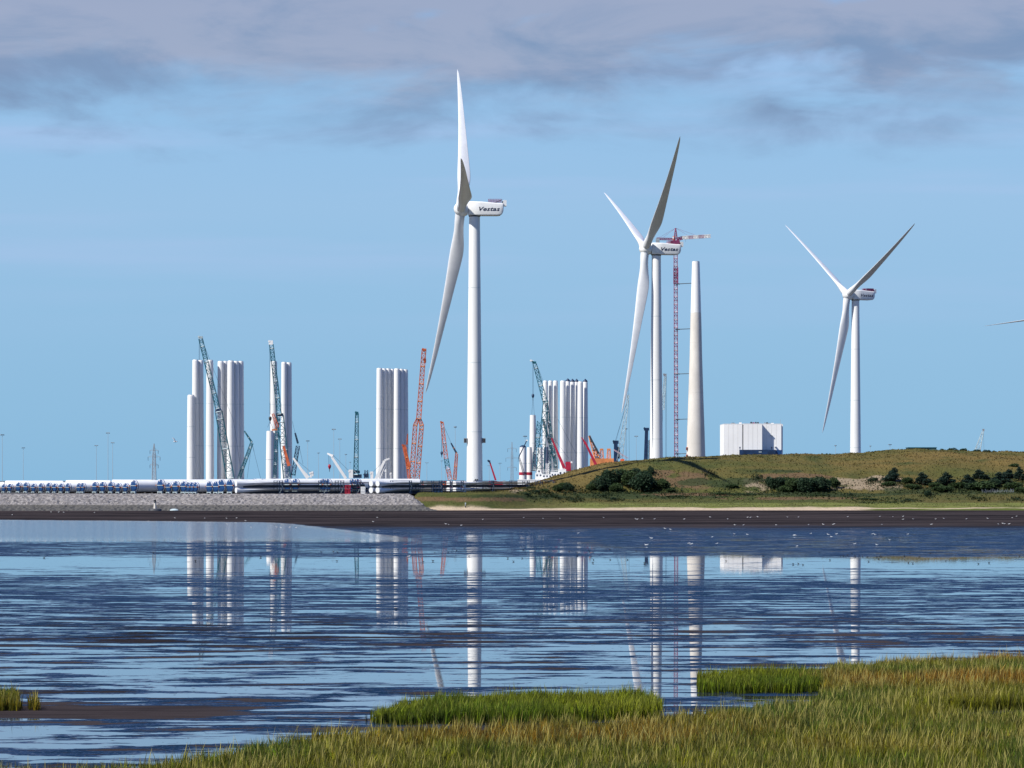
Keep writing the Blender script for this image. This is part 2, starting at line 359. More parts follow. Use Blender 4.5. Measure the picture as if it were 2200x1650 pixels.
# ------------------------------------------------------------------ hill
RIDGE = [(850, 1066), (1000, 1060), (1060, 1056), (1100, 1049), (1150, 1036), (1200, 1021), (1250, 1006), (1300, 995), (1350, 990), (1400, 986.5), (1480, 982), (1550, 979), (1620, 977),
         (1690, 976.5), (1790, 978), (1850, 973), (1900, 968), (1960, 966), (2050, 968.5), (2130, 971), (2200, 972), (2600, 976), (3600, 990)]
def interp(tab, x):
    if x <= tab[0][0]: return tab[0][1]
    for (a, b), (c, d) in zip(tab[:-1], tab[1:]):
        if x <= c: return b + (d - b) * (x - a) / (c - a)
    return tab[-1][1]
def sm(a, b, x):
    t = min(1, max(0, (x - a) / (b - a))); return t * t * (3 - 2 * t)
def dridge(px): return 1084 + 46 * sm(1350, 1900, px)
def hill_z(x, d, detail=True):
    px = CX + x / 1000.0 * 7360 * (1000.0 / max(d, 1))
    pxr = px
    dr = dridge(pxr); zr = EYE + (YH - interp(RIDGE, pxr)) / FPX * dr
    left = 1 - sm(1020, 1260, px)
    d0 = 978 * (1 - left) + 929 * left; d1 = 1012 * (1 - left) + 946 * left
    nz = mnoise.noise(Vector((x * .02, d * .03, 3))) if detail else 0
    dd = d + nz * 6
    if d < 926: z = -.35 + (d - 916) * .04
    elif d < 940: z = .05 + .75 * (d - 926) / 14
    else: z = .8
    if dd > 940: z = max(z, .8 + .9 * min(1, (dd - 940) / max(1, d0 - 940)) * (1 - left))
    if dd > d0 and d > 926:
        tt = sm(d0, d1, dd); zb = z; z = zb + (GZ - .1 + .35 * left - zb) * tt
    if d > d1:
        t = min(1, (d - d1) / (dr - d1)); z2 = GZ - .1 + .35 * left * (1 - t) + (zr - GZ + .1) * math.sin(t * math.pi / 2) ** .95
        if d > dr: z2 = GZ - .1 + (zr - GZ + .1) * (1 - sm(dr + 8, dr + 110, d))
        z = max(z, z2)
    # nose at the left end
    nose = sm(838, 884, px + (d - 925) * -.6 + nz * 25)
    z = z * nose - .35 * (1 - nose)
    if detail and z > .3 and d < 1200:
        amp = .22 + .25 * sm(4, 8, z)
        z += amp * (mnoise.fractal(Vector((x * .09, d * .06, 0)), .9, 2.1, 5))
        if px > 1850 and d > dr - 30: z += .35 * mnoise.noise(Vector((x * .12, d * .05, 9)))
    return z
def row_of(z, d): return YH + (EYE - z) * FPX / d
def ground_at(px, row):
    """distance on the hill's front slope that shows at this picture row"""
    best = (1e9, 1000, 0)
    for d in np.arange(925, dridge(px) + 1, 1.0):
        x = (px - CX) / FPX * d; z = hill_z(x, d, False); e = abs(row_of(z, d) - row)
        if e < best[0]: best = (e, d, z)
    d = best[1]; return ((px - CX) / FPX * d, d, hill_z((px - CX) / FPX * d, d))

PATCH = [  # centre px, row, half-width, half-height, colour index (1 bare sand, 2 heather brown, 3 dark scrub)
    (1865, 1040, 75, 14, 1), (1625, 1045, 32, 15, 1), (1108, 1040, 18, 8, 1), (1110, 1056, 14, 4, 1),
    (1480, 1032, 55, 18, 2), (1420, 1018, 30, 12, 2), (1700, 1024, 70, 6, 2),
    (1100, 1068, 120, 5, 3), (1330, 1067, 240, 5, 3), (1560, 1036, 90, 9, 3), (1640, 1012, 60, 4, 3), (2050, 1056, 170, 7, 3), (1440, 1062, 200, 4, 3), (1780, 1063, 150, 4, 3), (930, 1072, 60, 4, 2), (1050, 1073, 90, 4, 2), (1500, 1063, 100, 3, 2), (1700, 1071, 130, 3, 2)]
def hill():
    m = bpy.data.materials.new('hill_turf'); m.use_nodes = True; t = m.node_tree; b = t.nodes['Principled BSDF']
    at = N(t, 'ShaderNodeAttribute', attribute_name='cover'); g = N(t, 'ShaderNodeNewGeometry')
    f1 = noise_node(t, mapping(t, g.outputs['Position'], (.9, .5, .9)), 1.0, 6, .65)
    f2 = noise_node(t, mapping(t, g.outputs['Position'], (.10, .05, .1), (5, 5, 5)), 1.0, 5, .6)
    k = math_node(t, 'ADD', .50, math_node(t, 'ADD', math_node(t, 'MULTIPLY', f1, .6), math_node(t, 'MULTIPLY', f2, .4)))
    cc = N(t, 'ShaderNodeCombineColor')
    for i in range(3): L(t, k, cc.inputs[i])
    L(t, mixc(t, 1.0, at.outputs['Color'], cc.outputs[0], 'MULTIPLY'), b.inputs['Base Color'])
    b.inputs['Roughness'].default_value = 1.0; b.inputs['Specular IOR Level'].default_value = .1
    bn = N(t, 'ShaderNodeBump'); bn.inputs['Strength'].default_value = .8; bn.inputs['Distance'].default_value = .6
    L(t, f1, bn.inputs['Height']); L(t, bn.outputs[0], b.inputs['Normal'])
    xs = np.concatenate([np.arange(-42, 190, .8), np.arange(190, 420, 4)]); ds = np.concatenate([np.arange(914, 1150, 1.1), np.arange(1150, 1260, 6)])
    V = []; C = []
    for d in ds:
        for x in xs:
            z = hill_z(x, d); V.append((x, d, z)); C.append(cover(x, d, z))
    n = len(xs); Fc = [(j * n + i, j * n + i + 1, (j + 1) * n + i + 1, (j + 1) * n + i) for j in range(len(ds) - 1) for i in range(n - 1)]
    mb = MB(); mb.add(V, Fc, m, True); o = mb.build('hill')
    ca = o.data.color_attributes.new('cover', 'FLOAT_COLOR', 'POINT')
    ca.data.foreach_set('color', np.array([(*c, 1) for c in C], dtype=np.float32).ravel())
    struct(o)
def cover(x, d, z):
    px = CX + x / d * FPX; row = row_of(z, d)
    w1 = mnoise.fractal(Vector((x * .03, d * .03, 1)), 1, 2, 4); w2 = mnoise.fractal(Vector((x * .12, d * .10, 5)), 1, 2, 4)
    ochre = Vector((.140, .100, .032)); olive = Vector((.078, .080, .022)); green = Vector((.046, .060, .018)); lgreen = Vector((.145, .160, .042))
    sand = Vector((.46, .36, .25)); brown = Vector((.13, .082, .045)); scrub = Vector((.030, .044, .016))
    top = sm(6, 13, z)
    c = olive.lerp(ochre, min(1, max(0, .45 + w1 * .9 + .25 * top - .3 * sm(1250, 1500, px) * (1 - sm(1550, 2000, px)))))
    c = c.lerp(green, min(1, max(0, w2 * 1.1 - .05)))
    if px < 1330 and z > 5.0: c = c.lerp(ochre, .65)
    if z < GZ: c = c.lerp(green, .5)
    flat = sm(1100, 1300, px)
    if d < 985: c = c.lerp(lgreen, flat * (1 - sm(970, 985, d)) * min(1, max(.35, .85 + w2 * .9)))
    for (cx, cy, hw, hh, k) in PATCH:
        q = ((px - cx) / hw) ** 2 + ((row - cy) / hh) ** 2 + w2 * 1.6
        if q < 1.25:
            f = 1 - sm(.8, 1.25, q); c = c.lerp((sand * .62, brown, scrub)[k - 1], f * (.85 if k != 1 else .8))
    s_ = 1 - sm(936 - 6 * (1 - sm(1020, 1260, px)), 939.5 - 6 * (1 - sm(1020, 1260, px)), d + w2 * 2.2 + w1 * 3)
    if px > 1850: s_ *= 1 - .0
    c = c.lerp(sand, s_)
    g_ = sm(1830, 1890, px) * sm(917, 918, d) * (1 - sm(931, 933.5, d + w2 * 2 - 4 * sm(2100, 2200, px)))
    c = c.lerp(Vector((.085, .105, .018)), g_)
    if z < .02: c = c.lerp(Vector((.06, .04, .04)), .8)
    return tuple(c)
hill()

# ------------------------------------------------------------------ leaf-built vegetation
def quad_cloud(name, centers, sizes, cols, material, up=.5, parent=None, normals=None):
    n = len(centers); c = np.asarray(centers, dtype=np.float64); sz = np.asarray(sizes)[:, None]
    a = rng.normal(size=(n, 3)); a /= np.linalg.norm(a, axis=1)[:, None]
    b = rng.normal(size=(n, 3)); b -= (b * a).sum(1)[:, None] * a; b /= np.linalg.norm(b, axis=1)[:, None]
    v = np.stack([c - a * sz * .5, c + b * sz * .32, c + a * sz * .5, c - b * sz * .32], 1).reshape(-1, 3)
    me = bpy.data.meshes.new(name); me.vertices.add(4 * n); me.vertices.foreach_set('co', v.astype(np.float32).ravel())
    me.loops.add(4 * n); me.loops.foreach_set('vertex_index', np.arange(4 * n, dtype=np.int32))
    me.polygons.add(n); me.polygons.foreach_set('loop_start', np.arange(0, 4 * n, 4, dtype=np.int32))
    me.update(calc_edges=True)
    ca = me.color_attributes.new('leafcol', 'FLOAT_COLOR', 'POINT')
    cc = np.repeat(np.concatenate([np.asarray(cols), np.ones((n, 1))], 1), 4, axis=0); ca.data.foreach_set('color', cc.astype(np.float32).ravel())
    me.materials.append(material); o = bpy.data.objects.new(name, me); COL.objects.link(o)
    if parent: o.parent = parent
    return o
def leaf_mat(name, rough=.7, trans=.25):
    m = bpy.data.materials.new(name); m.use_nodes = True; t = m.node_tree; b = t.nodes['Principled BSDF']
    at = N(t, 'ShaderNodeAttribute', attribute_name='leafcol'); L(t, at.outputs['Color'], b.inputs['Base Color'])
    b.inputs['Roughness'].default_value = rough; b.inputs['Specular IOR Level'].default_value = .2
    if trans:
        tr = N(t, 'ShaderNodeBsdfTranslucent'); L(t, at.outputs['Color'], tr.inputs[0]); mx = N(t, 'ShaderNodeMixShader'); mx.inputs[0].default_value = trans
        L(t, b.outputs[0], mx.inputs[1]); L(t, tr.outputs[0], mx.inputs[2]); L(t, mx.outputs[0], t.nodes['Material Output'].inputs[0])
    return m
M_LEAF = leaf_mat('leaf'); M_GRASS = leaf_mat('grass_blade', .6, .2)

def crown_points(lobes, n):
    pts = []; w = np.array([l[3] * l[4] * l[5] for l in lobes]); w = w / w.sum()
    for k, l in enumerate(lobes):
        m_ = int(n * w[k]) + 8; d = rng.normal(size=(m_, 3)); d /= np.linalg.norm(d, axis=1)[:, None]
        r = rng.uniform(.45, 1.05, m_) ** .6
        cl = np.array([mnoise.noise(Vector(q * 2.6 + k * 3.7)) for q in d]); r *= 1 + .35 * cl
        pts.append(np.array(l[:3]) + d * r[:, None] * np.array(l[3:6]))
    p = np.concatenate(pts); return p[p[:, 2] > 0.05]
def shrub_proto(kind, base_col, name, label, cat):
    """a shrub about 1 m half-width, 1.6 m tall before scaling"""
    e = thing(name, label, cat, (0, -500, -50))
    lob = []
    for i in range(9 if kind != 'pine' else 8):
        if kind == 'pine':
            t = i / 7; a = random.uniform(0, 6.3); r = .55 * (1 - t) + .1
            lob.append((math.cos(a) * r * .8, math.sin(a) * r * .8, .55 + 1.25 * t, .62 * (1 - t * .62), .62 * (1 - t * .62), .26))
        else:
            a = random.uniform(0, 6.3); r = random.uniform(.15, .62)
            lob.append((math.cos(a) * r, math.sin(a) * r, random.uniform(.45, 1.05), random.uniform(.34, .52), random.uniform(.34, .52), random.uniform(.34, .52)))
    p = crown_points(lob, 2600); n = len(p)
    cl = np.array([mnoise.noise(Vector(q * 1.9)) for q in p])
    cols = np.array(base_col)[None, :] * (1 + .55 * cl + rng.uniform(-.3, .4, n))[:, None]
    quad_cloud('crown', p, rng.uniform(.10, .2, n), np.clip(cols, .004, 1), M_LEAF, parent=e)
    mb = MB(); mb.tube((0, 0, -.3), (.03, 0, .7), .07, .04, M_BARK, 6)
    for i in range(5):
        a = i * 1.3; mb.tube((0, 0, .25 + i * .06), (math.cos(a) * .45, math.sin(a) * .45, .8 + i * .06), .035, .012, M_BARK, 5)
    mb.build('trunk', e); return e

SHRUBS = [  # px, bottom row, width px, height px, kind, look
    (1292, 1057, 52, 40, 0, 'dark rounded bush at the left edge of the big thicket'), (1318, 1046, 60, 44, 0, 'tall bush standing behind the left edge of the big thicket'),
    (1350, 1050, 50, 42, 1, 'mid green bush in the middle of the big thicket'), (1378, 1058, 62, 52, 0, 'very dark dense bush, tallest in the front of the thicket'),
    (1362, 1030, 50, 28, 0, 'bush on the upper edge of the big thicket'), (1399, 1018, 20, 22, 0, 'small lone dark tree just above the thicket'),
    (1340, 1026, 34, 22, 1, 'upper bush of the thicket below the tower shadow'), (1425, 1052, 36, 28, 1, 'olive bush at the right edge of the big thicket'),
    (1325, 1058, 40, 24, 1, 'low green bush in front of the big thicket'), (1402, 1050, 36, 30, 0, 'dark bush right of the densest one'), (1270, 1056, 34, 20, 1, 'low bush trailing off left of the thicket'),
    (1222, 1057, 30, 24, 0, 'dark bush at the right of the small thicket'), (1198, 1058, 34, 18, 1, 'green bush in the middle of the small thicket'), (1172, 1059, 30, 12, 1, 'low bush at the left end of the small thicket'),
    (1152, 1060, 26, 10, 0, 'lowest bush beside the sandy patch'),
    (1652, 1043, 16, 24, 0, 'narrow upright bush at the left end of the long thicket'), (1672, 1052, 52, 32, 0, 'wide bush at the left of the long thicket'), (1705, 1056, 56, 34, 1, 'mid green bush in the long thicket'),
    (1738, 1060, 56, 38, 0, 'dark bush in the middle of the long thicket'), (1765, 1058, 54, 40, 0, 'tall bush near the sandy scar'), (1792, 1050, 34, 28, 1, 'bush at the right end of the long thicket'),
    (1695, 1038, 60, 16, 1, 'low bushes on the crest of the long thicket'),
    (1876, 1034, 24, 12, 0, 'small round bush left of the pines'), (1922, 1037, 50, 34, 2, 'leftmost dark pine with a broad crown'), (1948, 1040, 34, 18, 1, 'low bush between the first two pines'),
    (1983, 1043, 46, 32, 2, 'second dark pine from the left'), (2036, 1045, 50, 34, 2, 'third dark pine from the left'), (2078, 1043, 44, 26, 2, 'dark low pine in the middle of the row'),
    (2105, 1030, 46, 24, 2, 'pine standing higher up the slope'), (2150, 1040, 56, 30, 2, 'broad dark pine near the right'), (2192, 1035, 34, 34, 2, 'pine cut off by the right side'), (2060, 1050, 60, 18, 1, 'green bush below the middle pines'),
    (2110, 1055, 90, 26, 1, 'wide mid green bush below the pines'), (2175, 1052, 60, 20, 1, 'green bush in the lower right of the pine row'), (2010, 1047, 40, 14, 1, 'low green bush between second and third pine'),
    (1995, 1066, 20, 15, 0, 'single dark bush standing below the pine row'), (1828, 1067, 12, 11, 0, 'small single dark bush below the sandy scar'), (2180, 1003, 30, 10, 1, 'small bushes high on the slope at right'),
    (1318, 1074, 18, 9, 0, 'little dark bush on the lower meadow edge'), (1228, 1075, 14, 7, 0, 'tiny dark bush left on the lower meadow edge'), (1243, 1073, 12, 5, 0, 'lowest dark tuft on the lower meadow edge'), (1190, 1070, 26, 6, 1, 'flat green bush below the small thicket'),
    (1296, 1066, 26, 6, 0, 'flat dark bush under the big thicket'), (1870, 1073, 60, 6, 1, 'flat bush on the green meadow'), (1952, 1076, 24, 7, 0, 'little dark bush on the pale meadow'), (2100, 1073, 16, 6, 0, 'tiny bush on the pale meadow at right'),
    (2184, 1074, 22, 6, 0, 'tiny bush on the pale meadow by the right side'), (1865, 1081, 18, 4, 1, 'tiny green tuft near the beach'), (1912, 1081, 22, 5, 1, 'second tiny green tuft near the beach'),
    (1908, 1045, 44, 14, 1, 'low green bush under the leftmost pine'), (1965, 1050, 50, 13, 1, 'low green bush between the first and second pine'), (2030, 1056, 60, 16, 1, 'low green bush under the third pine'),
    (2135, 1046, 50, 22, 0, 'dark bush left of the broad pine'), (2170, 1030, 44, 22, 2, 'pine behind the broad pine near the right'), (2088, 1052, 40, 20, 0, 'dark bush below the low pine'), (2198, 1058, 40, 16, 1, 'low green bush at the right side'),
    (1278, 1052, 36, 26, 0, 'dark bush at the far left of the big thicket'), (1385, 1040, 44, 34, 1, 'upper right bush of the big thicket'), (1440, 1058, 30, 12, 1, 'low bush trailing off right of the thicket'), (1305, 1030, 30, 22, 1, 'upper left bush of the big thicket'),
    (1210, 1048, 34, 14, 1, 'upper bush of the small thicket'), (1140, 1050, 24, 8, 0, 'dark bush on the tower shadow foot'), (1690, 1058, 50, 20, 1, 'low front bush of the long thicket'), (1750, 1042, 44, 20, 1, 'upper bush of the long thicket'), (1722, 1034, 60, 12, 0, 'crest bush of the long thicket'),
    (1570, 1050, 40, 12, 1, 'low bush between the thickets'), (1545, 1062, 50, 8, 1, 'flat bush on the terrace between the thickets'), (1760, 1066, 60, 6, 1, 'flat bush in front of the long thicket'), (1450, 1068, 60, 6, 1, 'flat bush on the terrace right of the big thicket'),
    (1527, 1020, 14, 5, 1, 'small bush at the end of the rotor shadow'), (1628, 1028, 12, 8, 0, 'small dark bush above the left sandy patch'), (1600, 1064, 80, 6, 1, 'long flat bush on the terrace edge'), (1130, 1062, 30, 7, 0, 'flat dark bush near the turbine foot')]
PROT = [shrub_proto('bush', (.022, .044, .022), 'bush', 'x', 'bush'), shrub_proto('bush', (.038, .064, .022), 'bush', 'x', 'bush'), shrub_proto('pine', (.016, .034, .024), 'pine_tree', 'x', 'tree')]
used = [0, 0, 0]
for (px, row, w, h, k, lb) in SHRUBS:
    x, d, z = ground_at(px, row); s_ = S(d)
    if row - h < 1000 and False: pass
    sx = w * s_ / 1.9; sz_ = h * s_ / (1.55 if k != 2 else 2.05)
    lab = lb + ' on the grassy hill'
    if used[k] == 0: o = PROT[k]; used[k] = 1; o['label'] = lab
    else: o = copy_tree(PROT[k]); o['label'] = lab
    o.location = (x, d + sx * .3, z - .25); o.rotation_euler = (0, 0, random.uniform(0, 6.3)); o.scale = (sx, sx * .9, sz_)
    o['group'] = 'bushes and pines on the hill'

# ground cover tufts all over the hill
def tufts():
    P_, C_, S_ = [], [], []
    n = 0
    while n < 24000:
        x = random.uniform(-38, 175); d = random.uniform(930, 1128); px = CX + x / d * FPX
        if px > 2260 or d > dridge(px) + 3: continue
        z = hill_z(x, d)
        if z < .75: continue
        if px < 885: continue
        c = Vector(cover(x, d, z))
        if c.x > .26 and random.random() < .93: continue
        k = .86 + .34 * random.random(); P_.append((x, d, z + .12)); C_.append(tuple(c * k)); S_.append(random.uniform(.28, .62) * (.6 if d < 985 else 1)); n += 1
    for (px0, row0, w, h, k_, lb) in SHRUBS:
        if row0 < 1012: continue
        gx, gd, gz = ground_at(px0, row0)
        for q in range(150):
            x = gx + random.gauss(0, w * S(gd) * .6); d = gd + random.gauss(0, 3.5); z = hill_z(x, d)
            if z < 1.3: continue
            c = Vector((.024, .040, .015)).lerp(Vector(cover(x, d, z)), random.uniform(0, .6)); P_.append((x, d, z + .2)); C_.append(tuple(c)); S_.append(random.uniform(.4, .9))
    o = quad_cloud('ground_cover', P_, S_, C_, M_LEAF); struct(o, 'stuff')
    tag(o, 'rough dry grass and heather tufts covering the low hill', 'grass')
tufts()

# ------------------------------------------------------------------ foreground marsh grass
def poly_ground(poly): return [((px - CX) / FPX * (EYE * FPX / (r - YH)), EYE * FPX / (r - YH)) for px, r in poly]
def inside(poly, x, y):
    n = len(poly); ins = np.zeros(len(x), bool); j = n - 1
    for i in range(n):
        xi, yi = poly[i]; xj, yj = poly[j]
        c = ((yi > y) != (yj > y)) & (x < (xj - xi) * (y - yi) / (yj - yi + 1e-12) + xi); ins ^= c; j = i
    return ins
def vnoise(x, y, sc, seed=0.0):
    return np.array([mnoise.fractal(Vector((a * sc, b * sc, seed)), 1.0, 2.0, 3) for a, b in zip(x, y)])
def marsh(name, label, poly, dens, hgt, palette, exclude=None, jag=.6):
    g = poly_ground(poly); xs = [p[0] for p in g]; ys = [p[1] for p in g]
    x0, x1, y0, y1 = min(xs) - 1, max(xs) + 1, min(ys) - 1, max(ys) + 1
    KC = 6; nc = int((x1 - x0) * (y1 - y0) * dens / KC); x = rng.uniform(x0, x1, nc); y = rng.uniform(y0, y1, nc)
    jx = vnoise(x, y, .55, 3.3) * jag; jy = vnoise(x, y, .4, 8.1) * jag * 2
    k = inside(g, x + jx, y + jy)
    if exclude: k &= ~inside(poly_ground(exclude), x + jx, y + jy)
    k &= np.abs(x) < y * 1.03 * 1100 / FPX + 1.5
    if dens > 150: k &= ((vnoise(x, y, .9, 21.0) + .35 * vnoise(x, y, 2.6, 5.0)) > -.42) | (rng.random(len(x)) < .25)
    x = x[k]; y = y[k]; nc = len(x)
    tone = np.repeat(np.exp(rng.normal(0, .52, nc)), KC); cle = np.repeat(rng.normal(0, .16, nc), KC); csd = np.repeat(rng.random(nc), KC); chh = np.repeat(rng.uniform(.7, 1.15, nc), KC)
    x = np.repeat(x, KC) + rng.normal(0, .035, nc * KC); y = np.repeat(y, KC) + rng.normal(0, .05, nc * KC); n = len(x)
    hn = vnoise(x, y, .5, 1.0); big = vnoise(x, y, .16, 6.0); tint = vnoise(x * 1, y * .8, .35, 11.0)
    h = hgt * (1 + .25 * hn) * chh * rng.uniform(.7, 1.1, n)
    seed = (csd < .5) & (rng.random(n) < .13 * (1 + 1.2 * tint).clip(0, 2))      # taller straw seed heads
    h = np.where(seed, h * 1.30, h)
    yaw = rng.uniform(0, math.pi, n); w = rng.uniform(.014, .024, n)
    lean = .05 + cle * .8 + rng.normal(0, .09, n); lean2 = rng.normal(0, .12, n)
    bx, by = np.cos(yaw) * w / 2, np.sin(yaw) * w / 2
    zz = np.zeros(n) - .02
    dx, dy = lean * h, lean2 * h
    v = np.empty((n, 5, 3))
    v[:, 0] = np.stack([x - bx, y - by, zz], 1); v[:, 1] = np.stack([x + bx, y + by, zz], 1)
    fw = np.where(seed, 1.15, .85)
    v[:, 2] = np.stack([x + bx * fw + dx * .38, y + by * fw + dy * .38, h * .6], 1); v[:, 3] = np.stack([x - bx * fw + dx * .38, y - by * fw + dy * .38, h * .6], 1)
    v[:, 4] = np.stack([x + dx, y + dy, h * .97], 1)
    me = bpy.data.meshes.new(name); me.vertices.add(5 * n); me.vertices.foreach_set('co', v.astype(np.float32).ravel())
    idx = np.arange(n)[:, None] * 5
    loops = np.concatenate([idx + np.array([0, 1, 2, 3]), idx + np.array([3, 2, 4])], 1).astype(np.int32).ravel()
    me.loops.add(7 * n); me.loops.foreach_set('vertex_index', loops)
    st = (np.arange(n)[:, None] * 7 + np.array([0, 4])).astype(np.int32).ravel()
    me.polygons.add(2 * n); me.polygons.foreach_set('loop_start', st); me.update(calc_edges=True)
    green, olive, rust, straw = [np.array(c) for c in palette(x, y, big)[:4]] if callable(palette) else [np.array(c) for c in palette]
    rr = RUST(x, y) if callable(RUST) else 0
    t_ = np.clip(.5 + big * 1.3 + rng.normal(0, .2, n), 0, 1)[:, None]
    base = green * (1 - t_) + olive * t_
    u_ = np.clip((rr + tint * .5 - .05 + rng.normal(0, .22, n)), 0, 1)[:, None]
    base = base * (1 - u_) + rust * u_
    base = base * (tone * rng.uniform(.8, 1.2, n))[:, None]
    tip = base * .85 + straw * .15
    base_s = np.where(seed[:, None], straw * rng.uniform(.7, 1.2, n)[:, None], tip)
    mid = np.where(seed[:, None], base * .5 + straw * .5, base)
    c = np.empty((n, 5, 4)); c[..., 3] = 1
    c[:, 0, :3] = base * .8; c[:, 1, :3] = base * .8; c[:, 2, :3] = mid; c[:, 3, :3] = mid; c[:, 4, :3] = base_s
    ca = me.color_attributes.new('leafcol', 'FLOAT_COLOR', 'POINT'); ca.data.foreach_set('color', np.clip(c, .003, 1).astype(np.float32).ravel())
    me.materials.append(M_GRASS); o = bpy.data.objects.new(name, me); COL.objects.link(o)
    tag(o, label, 'grass'); struct(o, 'stuff'); return n
def rust_field(x, y):
    row = YH + EYE * FPX / y; px = CX + x / y * FPX
    def band(c, w, v): return np.exp(-((v - c) / w) ** 2)
    right = 1 / (1 + np.exp(-(px - 1800) / 60))
    r = right * (1.0 * band(1430, 12, row) + 1.2 * band(1478, 17, row) - .5 * band(1455, 8, row))
    r += .70 * band(1605, 22, row) * (1 / (1 + np.exp(-(px - 850) / 80))) * (1 / (1 + np.exp((px - 1650) / 100)))
    r += .15 * band(1580, 16, row)
    r -= .55 * band(1545, 14, row) * right + .25 * band(1668, 20, row)
    return r
RUST = rust_field
PAL = ((.032, .068, .0015), (.098, .098, .003), (.150, .068, .003), (.44, .38, .11))
PAL2 = ((.044, .080, .002), (.110, .125, .004), (.12, .13, .01), (.24, .26, .03))
nb = 0
nb += marsh('marsh_grass', 'wide green and rusty salt marsh grass across the bottom right foreground',
      [(-60, 1760), (-60, 1700), (60, 1696), (170, 1684), (330, 1668), (480, 1648), (560, 1628), (700, 1603), (850, 1592), (1400, 1570), (1520, 1548), (1745, 1532), (1775, 1500), (1735, 1480), (1742, 1462), (1800, 1450), (1900, 1440), (2300, 1425), (2300, 1760)],
      290, .60, PAL, [(1940, 1531), (2300, 1526), (2300, 1556), (2060, 1552)])
RUST = lambda x, y: 0 * x - .25
nb += marsh('marsh_grass', 'oval island of bright green marsh grass standing alone in the mud, bottom centre', [(788, 1554), (850, 1532), (965, 1514), (1380, 1505), (1412, 1525), (1405, 1545), (1200, 1553), (900, 1557)], 360, .54, PAL2, jag=.35)
nb += marsh('marsh_grass', 'small tussock island of green grass left of the big marsh', [(1490, 1487), (1505, 1468), (1600, 1456), (1750, 1455), (1765, 1480), (1740, 1490), (1600, 1491)], 360, .54, PAL2, jag=.3)
RUST = lambda x, y: 0 * x + .1
nb += marsh('marsh_grass', 'tall grass tuft on the mud bank at the left side', [(-60, 1528), (-60, 1496), (30, 1500), (46, 1528)], 300, .52, PAL, jag=.2)
nb += marsh('marsh_grass', 'thin little grass tuft right of the tall tuft at the left side', [(60, 1527), (66, 1518), (80, 1518), (86, 1527)], 260, .62, PAL, jag=.05)
nb += marsh('marsh_grass', 'sparse grass in the bottom left corner', [(-60, 1740), (-60, 1668), (55, 1672), (90, 1690), (110, 1740)], 120, .50, PAL, jag=.4)
nb += marsh('marsh_grass', 'thin sprigs of grass at the water edge left of the green island', [(782, 1556), (786, 1545), (806, 1545), (808, 1557)], 60, .5, PAL2, jag=.1)
print('blades', nb)

# ------------------------------------------------------------------ wind turbines
def airfoil_ring(span, chord, thick, twist, pre, roundness, le=.3, n=20):
    pts = []
    for i in range(n):
        t = 2 * math.pi * i / n; cxx = math.cos(t); sy = math.sin(t)
        # circle (root) and foil (outboard); leading edge at -x
        ex, ey = cxx * thick / 2, sy * thick / 2
        u = (1 + cxx) / 2
        fx = -le * chord + u * chord; th = thick * 1.3 * (1.0 * math.sqrt(max(u, 0)) * (1 - u) * 1.55 + .02)
        fy = th * (1 if sy >= 0 else -1) * (.55 if sy >= 0 else .42) if 0 < i < n and i != n // 2 else 0
        x = ex * roundness + fx * (1 - roundness); y = ey * roundness + fy * (1 - roundness)
        c, s = math.cos(twist), math.sin(twist)
        pts.append(Vector((x * c - y * s - pre, x * s + y * c, span)))
    return pts
def blade_mesh(Rr, root=1.5, cmax=4.15, pre=2.0, z0=1.2, tw=14, m=None, tipm=None):
    mb = MB(); rings = []
    tab_c = [(0, root * 2), (.04, root * 2), (.09, max(cmax * .84, root * 2.05)), (.15, cmax * .97), (.2, cmax), (.26, cmax * .95), (.4, cmax * .74), (.6, cmax * .50), (.8, cmax * .32), (.93, cmax * .19), (.985, cmax * .10), (1, .05)]
    tab_t = [(0, root * 2), (.05, root * 1.9), (.1, root * 1.5), (.2, cmax * .30), (.4, cmax * .17), (.7, cmax * .085), (.95, cmax * .035), (1, .02)]
    tab_r = [(0, 1), (.035, 1), (.10, .45), (.17, .1), (.22, 0), (1, 0)]
    for i in range(41):
        f = i / 40; f = f if f < .9 else f
        rings.append(airfoil_ring(z0 + f * (Rr - z0), interp(tab_c, f), interp(tab_t, f), R(tw) * (1 - f) ** 1.6, pre * f * f, interp(tab_r, f)))
    if tipm is None: mb.loft(rings, m)
    else:
        k = 31; mb.loft(rings[:k + 1], m, cap=True)
        for j in range(k, 40, 2): mb.loft(rings[j:j + 3], tipm if (j // 2) % 2 else m)
    return mb
BR = 58.2
def letters(parent, size, loc, text='Vestas'):
    cu = bpy.data.curves.new('lettering', 'FONT'); cu.body = text; cu.size = size; cu.shear = .32; cu.offset = size * .018; cu.extrude = .015; cu.space_character = 1.08
    cu.align_x = 'CENTER'; cu.align_y = 'CENTER'
    tmp = bpy.data.objects.new('tmp', cu); COL.objects.link(tmp); dg = bpy.context.evaluated_depsgraph_get(); dg.update()
    me = bpy.data.meshes.new_from_object(tmp.evaluated_get(dg)); bpy.data.objects.remove(tmp); me.name = 'lettering'
    me.materials.clear(); me.materials.append(M_INK)
    o = bpy.data.objects.new('lettering', me); COL.objects.link(o); o.parent = parent
    o.matrix_basis = Matrix.Translation(loc) @ Matrix.Rotation(R(90), 4, 'X') @ Matrix.Diagonal((1.42, 1.05, 1, 1))
    return o
BLADE_ME = None
